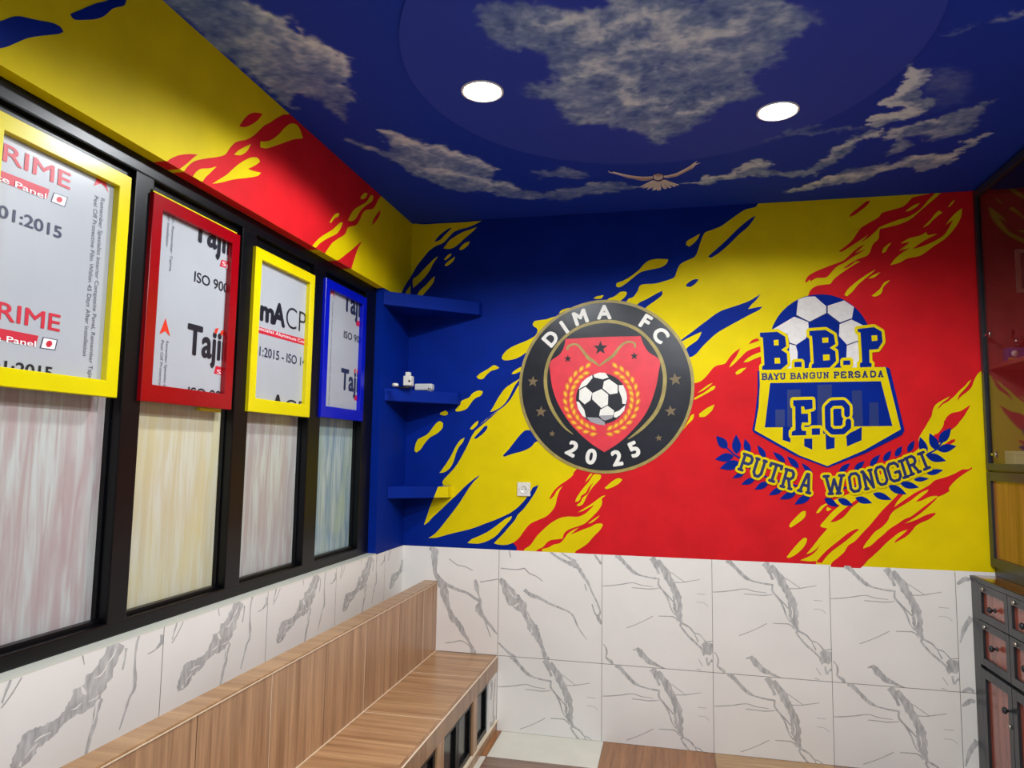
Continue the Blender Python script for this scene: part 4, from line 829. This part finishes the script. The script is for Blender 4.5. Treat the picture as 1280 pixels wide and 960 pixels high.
# slab-serif stroke letters
GL = {'P': ['0,0 0,1', '0,1 .62,1 .85,.86 .85,.62 .62,.48 0,.48', '-.16,0 .2,0', '-.16,1 0,1'], 'U': ['0,1 0,.2 .22,0 .6,0 .82,.2 .82,1', '-.15,1 .15,1', '.67,1 .97,1'], 'T': ['.42,0 .42,1', '-.02,.84 -.02,1 .86,1 .86,.84', '.24,0 .6,0'],
  'R': ['0,0 0,1', '0,1 .6,1 .82,.86 .82,.66 .6,.52 0,.52', '.4,.52 .82,0', '-.16,0 .18,0', '.7,0 .98,0', '-.14,1 0,1'], 'A': ['0,0 .36,1 .5,1 .86,0', '.17,.36 .7,.36', '-.16,0 .16,0', '.7,0 1.02,0'], 'W': ['0,1 .26,0 .52,.8 .78,0 1.04,1', '-.14,1 .16,1', '.88,1 1.18,1', '.14,0 .38,0', '.66,0 .9,0'],
  'O': ['.2,0 0,.18 0,.82 .2,1 .6,1 .8,.82 .8,.18 .6,0 .2,0'], 'N': ['0,0 0,1 .76,0 .76,1', '-.14,0 .16,0', '.62,1 .92,1', '-.14,1 0,1'], 'G': ['.8,.74 .8,.84 .6,1 .2,1 0,.82 0,.18 .2,0 .6,0 .8,.18 .8,.46 .48,.46'], 'I': ['.2,0 .2,1', '0,0 .4,0', '0,1 .4,1'],
  'B': ['0,0 0,1', '0,1 .6,1 .78,.88 .78,.64 .6,.53 0,.53', '.6,.53 .84,.4 .84,.14 .62,0 0,0', '-.12,0 0,0', '-.12,1 0,1'], 'Y': ['.42,0 .42,.45', '0,1 .42,.45 .84,1', '.26,0 .58,0'], 'E': ['0,0 0,1', '.72,.86 .72,1 0,1', '0,.52 .5,.52', '0,0 .76,0 .76,.15'], 'S': ['.76,.82 .6,1 .2,1 .02,.84 .02,.66 .2,.54 .6,.48 .78,.34 .78,.16 .6,0 .2,0 0,.18'], 'D': ['0,0 0,1', '0,1 .5,1 .8,.78 .8,.22 .5,0 0,0']}
def glyph(mb, ch, c, rot, w, h, th, off, m, fn=onback):
    pts = [tuple(float(q) for q in p.split(',')) for s in GL[ch] for p in s.split()]; x0 = min(p[0] for p in pts); x1 = max(p[0] for p in pts)
    ca, sa = math.cos(rot), math.sin(rot)
    for s in GL[ch]:
        pl = []
        for p in s.split():
            a, b = (float(q) for q in p.split(',')); a = (a-(x0+x1)/2)/(x1-x0)*w; b = (b-.5)*h
            pl.append((c[0]+a*ca+b*sa*1.0, c[1]-(-a*sa*1.0+b*ca)*1.0))
        thick(mb, pl, th, fn, BACK, off, m, closed=False)
WORD = [('x4', 'P', 372, 418, 19, 12, 20), ('x4', 'U', 487, 462, 18, 13, 21), ('x4', 'T', 622, 505, 17, 14, 21), ('x4', 'R', 748, 560, 16, 13.5, 22), ('x4', 'A', 905, 595, 13, 15, 22.5),
  ('x5', 'W', 160, 610, -3, 25, 22), ('x5', 'O', 342, 590, -9, 12, 22), ('x5', 'N', 462, 564, -13, 12.5, 22), ('x5', 'O', 576, 530, -15, 11.5, 22), ('x5', 'G', 690, 498, -17, 13, 22), ('x5', 'I', 775, 470, -17, 6, 21), ('x5', 'R', 855, 435, -20, 13, 21.5), ('x5', 'I', 955, 398, -22, 7, 20.5)]
for side in ('x4', 'x5'):
    mb = MB()
    for v, ch, x, y, r, w, h in WORD:
        if v == side: glyph(mb, ch, Z(v, '%f,%f' % (x, y))[0], math.radians(r), w, h, 9.4, .0068, YEL)
    for v, ch, x, y, r, w, h in WORD:
        if v == side: glyph(mb, ch, Z(v, '%f,%f' % (x, y))[0], math.radians(r), w, h, 3.7, .0074, INK)
    mb.build('lettering', cr)
for word, xs_ in (('BAYU', (162, 210, 258, 308)), ('BANGUN', (390, 438, 490, 545, 600, 655)), ('PERSADA', (737, 795, 852, 905, 965, 1030, 1090))):
    mb = MB()
    for ch, xx in zip(word, xs_): glyph(mb, ch, Z('x3', '%f,%f' % (xx, 134-(xx-162)*.024))[0], math.radians(-1.5), 5.6, 6.6, 1.9 if word != 'BANGUN' else 1.6, .0066, INK)
    mb.build('motto_lettering', cr)
# ---------------------------------------------------------------- painted bird on the ceiling disc edge
BIRD = mat('bird_cream', lin(214, 206, 206), .5, noise=.12, nscale=40); BIRDB = mat('bird_brown', lin(168, 150, 150), .5); BIRDD = mat('bird_dark', lin(70, 56, 66), .5)
bd = thing('painted_bird', 'small cream bird with spread wings painted on the blue ceiling near the far wall', 'bird painting', (*onceil(822, 220), H))
mb = MB()
def cb(mb, t, off, m, n=3): blob(mb, Z('bird', t), onceil, CEIL, off, m, n=n)
cb(mb, '90,210 130,230 155,222 230,240 300,255 400,272 500,280 600,275 605,305 540,322 470,325 380,305 300,290 230,265 160,245 110,235', .0010, BIRD); cb(mb, '230,262 330,280 430,290 530,292 600,290 600,305 540,320 470,324 380,305 300,290', .0013, BIRDB)
mb.build('wing', bd)
mb = MB(); cb(mb, '722,270 780,262 870,240 950,200 1030,155 1060,130 1115,95 1090,130 1155,118 1090,150 1060,185 990,220 930,250 880,275 830,285 770,293 735,290', .0010, BIRD); cb(mb, '760,280 860,262 940,228 1010,190 1060,165 1060,185 990,220 930,250 880,275 830,285', .0013, BIRDB); mb.build('wing', bd)
mb = MB()
for t in ('600,320 640,330 560,375 440,405 500,370', '620,325 650,335 590,390 480,415 540,375', '635,330 660,340 600,405 530,430 570,390', '650,335 668,340 640,430 595,440 610,400', '664,335 690,335 700,430 660,440 645,420', '685,335 705,330 770,410 740,425 710,400', '700,325 720,322 820,405 790,410 750,380', '715,318 735,315 870,385 850,397 790,375', '730,315 745,315 905,372 890,382 820,365'): cb(mb, t, .0010, BIRD, 2)
mb.build('tail', bd)
mb = MB(); cb(mb, '605,255 670,240 725,258 728,300 700,325 650,328 610,305', .0016, BIRDD); cb(mb, '612,262 670,250 715,262 715,295 690,312 645,315 618,300', .0019, BIRD); cb(mb, '625,255 670,245 712,258 690,275 640,275', .0022, BIRDB); mb.build('body', bd)
# ---------------------------------------------------------------- long wood-look bench
c1, c2 = lin(136, 96, 66), lin(204, 162, 122)
WZ = wood('bench_wood_upright', c1, c2, 2, .32); WX = wood('bench_wood_seat', lin(134, 92, 56), lin(200, 156, 112), 0, .28); WT = wood('bench_wood_cap', lin(140, 98, 60), lin(192, 150, 106), 0, .3, .7)
SEAM = mat('bench_seam', lin(238, 218, 188), .4); SEAMD = mat('bench_dark_seam', lin(96, 62, 40), .5)
YB = -3.2
bn = thing('wall_bench', 'long built-in wood-look bench with high backrest along the left wall', 'bench', (.38, -1.6, 0))
XB0, XB1, ZB, XS, ZT = .148, .226, .820, .604, .416
mb = MB(); mb.box((XB0, YB, 0), (XB1, -.004, ZB-.008), WZ); br = mb.build('backrest', bn)
mb = MB(); mb.box((XB0-.002, YB, ZB-.008), (XB1+.002, -.004, ZB), WT, .001); mb.build('cap', br)
mb = MB(); mb.box((XB1-.001, YB, ZB-.010), (XB1+.0032, -.004, ZB-.0065), SEAM)
for y in (-.235, -.60, -1.02, -1.40, -1.80, -2.2): mb.box((XB1, y-.0012, ZT), (XB1+.0006, y+.0012, ZB-.01), SEAM if y in (-.235, -1.02, -1.80) else SEAMD)
mb.build('edge_strip', br, 'pale edge strip and seams')
mb = MB(); mb.box((XB1, YB, ZT-.03), (XS-.0205, -.004, ZT), WX); st = mb.build('seat', bn)
mb = MB(); mb.box((XS-.0045, YB, ZT-.002), (XS+.0012, -.0045, ZT+.0012), SEAM); mb.box((XB1, YB, ZT), (XB1+.004, -.004, ZT+.002), SEAM)
for y in (-.42, -1.02, -1.62, -2.22): mb.box((XB1, y-.0015, ZT), (XS, y+.0015, ZT+.0005), SEAM)
mb.build('edge_strip', st, 'pale edge strip and seams')
mb = MB(); mb.box((XS-.02, YB, .334), (XS, -.004, ZT), wood('bench_wood_fascia', lin(124, 86, 58), lin(180, 140, 104), 2, .3)); mb.build('seat_fascia', bn)
mb = MB(); mb.box((XB1+.02, YB, 0), (XS-.06, -.01, ZT-.03), SEAMD); mb.build('carcass', bn)
mb = MB(); mb.box((XS-.02, -.19, .055), (XS-.004, -.005, .334), TILE)
q = MB()
for pl in ([(-.16, .32, .02), (-.12, .28, .05), (-.15, .22, .03)], [(-.05, .3, .012), (-.09, .15, .016), (-.07, .07, .014)], [(-.16, .09, .02), (-.1, .07, .03), (-.04, .09, .01)]):
    for qd_ in strip(pl, 5, .3):
        ee = tick(3e-6, 60); q.add([LEFT.w(p[0], p[1], XS-.0034+ee) for p in qd_], [[0, 1, 2, 3]], VEIN)
clipmb(q, [(1, -.19, -.005), (2, .055, .334)])
for f, k in zip(q.f, q.m): mb.add([q.v[j] for j in f], [list(range(len(f)))], q.mats[k])
mb.build('marble_end_panel', bn, 'white marble end panel')
mb = MB(); mb.box((XS-.03, YB, 0), (XS-.004, -.004, .052), WZ); mb.box((XS-.03, YB, .052), (XS+.004, -.004, .062), SEAM); mb.build('plinth', bn)
doors = [(-.432, -.198), (-.99, -.515), (-1.56, -1.085), (-2.13, -1.655), (-2.7, -2.225)]
for a, b in [(-.512, -.434), (-1.083, -.992), (-1.653, -1.562), (-2.223, -2.132)]:
    mb = MB(); mb.box((XS-.03, a, .055), (XS-.002, b, .334), WZ, .002); mb.build('post', bn)
for a, b in doors:
    mid = (a+b)/2
    leaves = [(a, b)] if b-a < .3 else [(a, mid-.001), (mid+.001, b)]
    for p, r in leaves:
        mb = MB(); w = .028; x0, x1 = XS-.032, XS-.012
        mb.box((x0, p, .063), (x1, p+w, .333), BLKM, .003); mb.box((x0, r-w, .063), (x1, r, .333), BLKM, .003); mb.box((x0, p+w, .063), (x1, r-w, .063+w), BLKM, .003); mb.box((x0, p+w, .333-w), (x1, r-w, .333), BLKM, .003)
        d = mb.build('cabinet_door', bn); mb = MB(); mb.box((x0-.004, p+w*.7, .08), (x0+.006, r-w*.7, .32), BLKG); mb.build('panel', d)
# ---------------------------------------------------------------- low black cabinet with drawers
CW = wood('cabinet_red_wood', lin(110, 48, 36), lin(160, 84, 66), 2, .22, .8, .5)
CT = wood('cabinet_top_wood', lin(96, 42, 28), lin(136, 66, 46), 1, .12, .8, .6)
CB = mat('black_lacquer', lin(40, 44, 48), .3, noise=.15, nscale=10); CW2 = wood('warm_door_wood', lin(104, 58, 22), lin(156, 98, 48), 2, .25, .7, .4)
BX0, BX1, BZ = 3.07, 3.575, 1.0; YE = -1.62
lc = thing('drawer_cabinet', 'low black cabinet with red-brown drawers and doors against the right wall', 'cabinet', ((BX0+BX1)/2, YE/2, 0))
mb = MB(); mb.box((BX0+.022, YE, .05), (BX1, -.008, BZ-.022), CB); mb.box((BX0+.05, YE+.02, 0), (BX1-.02, -.02, .05), CB); mb.build('carcass', lc)
mb = MB(); mb.box((BX0-.004, YE-.01, BZ-.022), (BX1, -.006, BZ), CB, .002); mb.box((BX0+.012, YE, BZ), (BX1-.001, -.012, BZ+.0012), CT); mb.build('top', lc)
def framed(name, y0, y1, z0, z1, wd, wood_m, parent, knob, lock, depth=.02):
    mb = MB(); xa, xb = BX0, BX0+depth
    mb.box((xa, y0, z0), (xb, y0+wd, z1), CB, .002); mb.box((xa, y1-wd, z0), (xb, y1, z1), CB, .002); mb.box((xa, y0+wd, z0), (xb, y1-wd, z0+wd), CB, .002); mb.box((xa, y0+wd, z1-wd), (xb, y1-wd, z1), CB, .002)
    d = mb.build(name, parent); mb = MB(); mb.box((xa+.013, y0+wd*.8, z0+wd*.8), (xa+.019, y1-wd*.8, z1-wd*.8), wood_m); mb.build('panel', d, 'red-brown wood panel')
    mb = MB(); ky, kz = knob; mb.lathe([(0, -.034), (.010, -.032), (.0155, -.025), (.0135, -.017), (.006, -.012), (.006, 0), (.011, .001), (.011, .004)], (BX0+(.010 if name == 'drawer' else .0), ky, kz), 0, PLASD, 24); mb.build('knob', d, 'round black knob')
    ly, lz = lock; mb = MB(); mb.cyl((BX0-.004, ly, lz), .0085, .012, 0, BRASS, 20); mb.box((BX0-.0105, ly-.001, lz-.005), (BX0-.0098, ly+.001, lz+.005), PLASD); mb.build('lock', d, 'small metal key lock')
cols = [(-.085, -.405), (-.405, -.725), (-.725, -1.045), (-1.045, -1.365)]
mb = MB(); mb.box((BX0, -.085, .04), (BX0+.022, -.008, BZ-.022), CB, .001); mb.build('end_stile', lc)
for b, a in cols:
    a += .004; c = (a+b)/2
    framed('drawer', a, b, .800, .975, .036, CW, lc, (c, .873), (b-.07, .955)); framed('drawer', a, b, .585, .796, .036, CW, lc, (c, .695), (b-.07, .775))
    framed('cabinet_door', a, b, .055, .568, .042, CW, lc, (a+.022, .46), (a+.022, .39))
# ---------------------------------------------------------------- tall glass-front cabinet standing on it
TX0, TX1 = 3.162, 3.575
tc_ = thing('display_cabinet', 'tall black cabinet with reflective glass doors and wood lower doors above the drawers', 'cabinet', ((TX0+TX1)/2, YE/2, BZ))
DK = mat('cabinet_inside', lin(150, 92, 86), .5, noise=.15); 
mb = MB(); z0 = BZ+.002
mb.box((TX1-.012, YE, z0), (TX1, -.010, H-.012), DK); mb.box((TX0+.02, -.014, z0), (TX1, -.010, H-.012), CB); mb.box((TX0+.022, -.022, z0+.05), (TX1-.012, -.0141, H-.03), DK); mb.box((TX0+.02, YE, z0), (TX1, YE+.02, H-.012), CB); mb.box((TX0+.02, YE, H-.03), (TX1, -.01, H-.012), CB); mb.box((TX0+.02, YE, z0), (TX1, -.01, z0+.045), CB); mb.box((TX0+.02, YE, 1.51), (TX1, -.01, 1.535), CB)
mb.build('carcass', tc_)
mb = MB(); mb.box((TX0+.03, YE+.02, z0+.0), (TX1, -.02, z0+.01), CB); mb.build('base', tc_)
gl = bpy.data.materials.new('cabinet_glass'); gl.use_nodes = True; nt = gl.node_tree; nt.nodes.remove(nt.nodes['Principled BSDF'])
lw = nt.nodes.new('ShaderNodeLayerWeight'); lw.inputs['Blend'].default_value = .5; pw_ = nt.nodes.new('ShaderNodeMath'); pw_.operation = 'POWER'; pw_.inputs[1].default_value = 4.5; fr = nt.nodes.new('ShaderNodeMath'); fr.operation = 'MULTIPLY_ADD'; fr.inputs[1].default_value = .93; fr.inputs[2].default_value = .05
nt.links.new(lw.outputs['Facing'], pw_.inputs[0]); nt.links.new(pw_.outputs[0], fr.inputs[0])
g_ = nt.nodes.new('ShaderNodeBsdfGlossy'); g_.inputs['Roughness'].default_value = .01; tr = nt.nodes.new('ShaderNodeBsdfTransparent'); tr.inputs['Color'].default_value = (.82, .78, .76, 1); mx = nt.nodes.new('ShaderNodeMixShader')
nt.links.new(fr.outputs[0], mx.inputs[0]); nt.links.new(tr.outputs[0], mx.inputs[1]); nt.links.new(g_.outputs[0], mx.inputs[2]); nt.links.new(mx.outputs[0], nt.nodes['Material Output'].inputs['Surface'])
shelf_z = hit(1280, 447, 0, 3.22).z
for k, (b, a) in enumerate(((-.010, -.80), (-.802, -1.6))):
    def bars(zl, zh, w, wl):
        mb = MB(); mb.box((TX0, a, zl), (TX0+.02, a+w, zh), CB, .002); mb.box((TX0, b-wl, zl), (TX0+.02, b, zh), CB, .002); mb.box((TX0, a+w, zl), (TX0+.02, b-wl, zl+w), CB, .002); mb.box((TX0, a+w, zh-w), (TX0+.02, b-wl, zh), CB, .002); return mb
    d = bars(1.532, H-.012, .035, .03).build('glass_door', tc_)
    mb = MB(); mb.box((TX0+.012, a+.02, 1.55), (TX0+.016, b-.02, H-.03), gl); mb.build('glass', d, 'reflective glass pane')
    for hz in (hit(1232, 418, 0, TX0).z, hit(1242, 568, 0, TX0).z):
        mb = MB(); mb.cyl((TX0+.0095, b-.085, hz), .016, .003, 0, CHROME, 20); mb.box((TX0+.008, b-.075, hz-.006), (TX0+.0112, b-.03, hz+.006), CHROME, .001); mb.build('hinge', d, 'small metal glass hinge')
    d = bars(1.05, 1.524, .045, .045).build('wood_door', tc_); mb = MB(); mb.box((TX0+.012, a+.03, 1.08), (TX0+.017, b-.03, 1.50), CW2); mb.build('panel', d, 'orange-brown wood panel')
mb = MB(); mb.box((TX0+.03, YE+.02, shelf_z-.022), (TX1-.012, -.022, shelf_z), DK); mb.build('shelf', tc_)
# ---------------------------------------------------------------- things behind the glass
sz = shelf_z+.0005; IY = -.075
l_, r_ = hit(1259, 448, 1, IY).x, hit(1290, 448, 1, IY).x
bx = thing('printed_box', 'blue and yellow printed box on the shelf behind the cabinet glass', 'box', ((l_+r_)/2, IY+.015, sz))
zt_ = sz+.085
mb = MB(); mb.box((l_, IY, sz), (r_, IY+.045, zt_), mat('box_blue', lin(70, 92, 168), .4, noise=.25, nscale=20), .003); mb.build('carton', bx)
mb = MB(); mb.box((l_+.006, IY-.0012, sz+.008), (r_-.006, IY-.0002, sz+.034), mat('box_yellow', lin(210, 170, 60), .4, noise=.25, nscale=30)); mb.cyl(((l_+r_)/2-.02, IY-.0006, sz+.055), .016, .001, 1, BWHT, 24); mb.build('printed_front', bx)
fx = hit(1272, 412, 1, IY+.02).x; fy = IY+.022; zz = zt_+.0005
bf = thing('bird_figurine', 'small silver bird figurine standing on the printed box in the cabinet', 'figurine', (fx, fy, zz))
mb = MB(); mb.cyl((fx, fy, zz+.006), .018, .012, 2, PLASD, 24); mb.build('base', bf)
mb = MB(); mb.sph((fx, fy, zz+.036), .018, CHROME, (1.2, .8, .9)); mb.sph((fx+.018, fy, zz+.054), .009, CHROME); mb.cyl((fx+.029, fy, zz+.053), .0035, .012, 0, CHROME, 10, .0005); mb.cyl((fx, fy, zz+.018), .005, .02, 2, CHROME, 12); mb.build('body', bf)
for s_ in (-1, 1):
    q_ = [(fx+.012, fy+s_*.008, zz+.04), (fx-.024, fy+s_*.012, zz+.05), (fx-.014, fy+s_*.024, zz+.105), (fx+.008, fy+s_*.016, zz+.075)]; q2 = [(a_, b_+s_*.004, c_) for a_, b_, c_ in q_]
    mb = MB(); mb.add(q_+q2, [[0, 1, 2, 3], [7, 6, 5, 4], [0, 4, 5, 1], [1, 5, 6, 2], [2, 6, 7, 3], [3, 7, 4, 0]], CHROME); mb.build('wing', bf)
PY = -.0225
fl, ft, fb = hit(1269, 335, 1, PY).x, hit(1274, 312, 1, PY).z, hit(1274, 366, 1, PY).z; fr_ = TX1-.02
pf = thing('photo_frame', 'pale photo frame hanging inside the glass cabinet against the far end panel', 'photo frame', ((fl+fr_)/2, PY, fb))
mb = MB(); fm = mat('frame_beige', lin(190, 176, 160), .4); w_ = .02
mb.box((fl, PY-.014, fb), (fl+w_, PY, ft), fm, .002); mb.box((fr_-w_, PY-.014, fb), (fr_, PY, ft), fm, .002); mb.box((fl+w_, PY-.014, fb), (fr_-w_, PY, fb+w_), fm, .002); mb.box((fl+w_, PY-.014, ft-w_), (fr_-w_, PY, ft), fm, .002); mb.build('frame', pf)
mb = MB(); mb.box((fl+w_*.8, PY-.006, fb+w_*.8), (fr_-w_*.8, PY-.001, ft-w_*.8), mat('photo_grey', lin(120, 126, 124), .3, noise=.3, nscale=12)); mb.build('picture', pf)
wbz = 1.5355; wl_ = hit(1268, 580, 1, -.14).x
wb = thing('white_carton', 'plain white carton on the floor of the glass cabinet', 'box', (wl_+.06, -.1, wbz))
mb = MB(); mb.box((wl_, -.15, wbz), (wl_+.13, -.04, wbz+.095), PLAS, .003); mb.build('carton', wb)
mb = MB(); mb.box((wl_-.0008, -.148, wbz+.076), (wl_-.0001, -.042, wbz+.078), GREYP); mb.box((wl_+.003, -.1508, wbz+.076), (wl_+.127, -.1501, wbz+.078), GREYP); mb.build('lid_seam', wb)
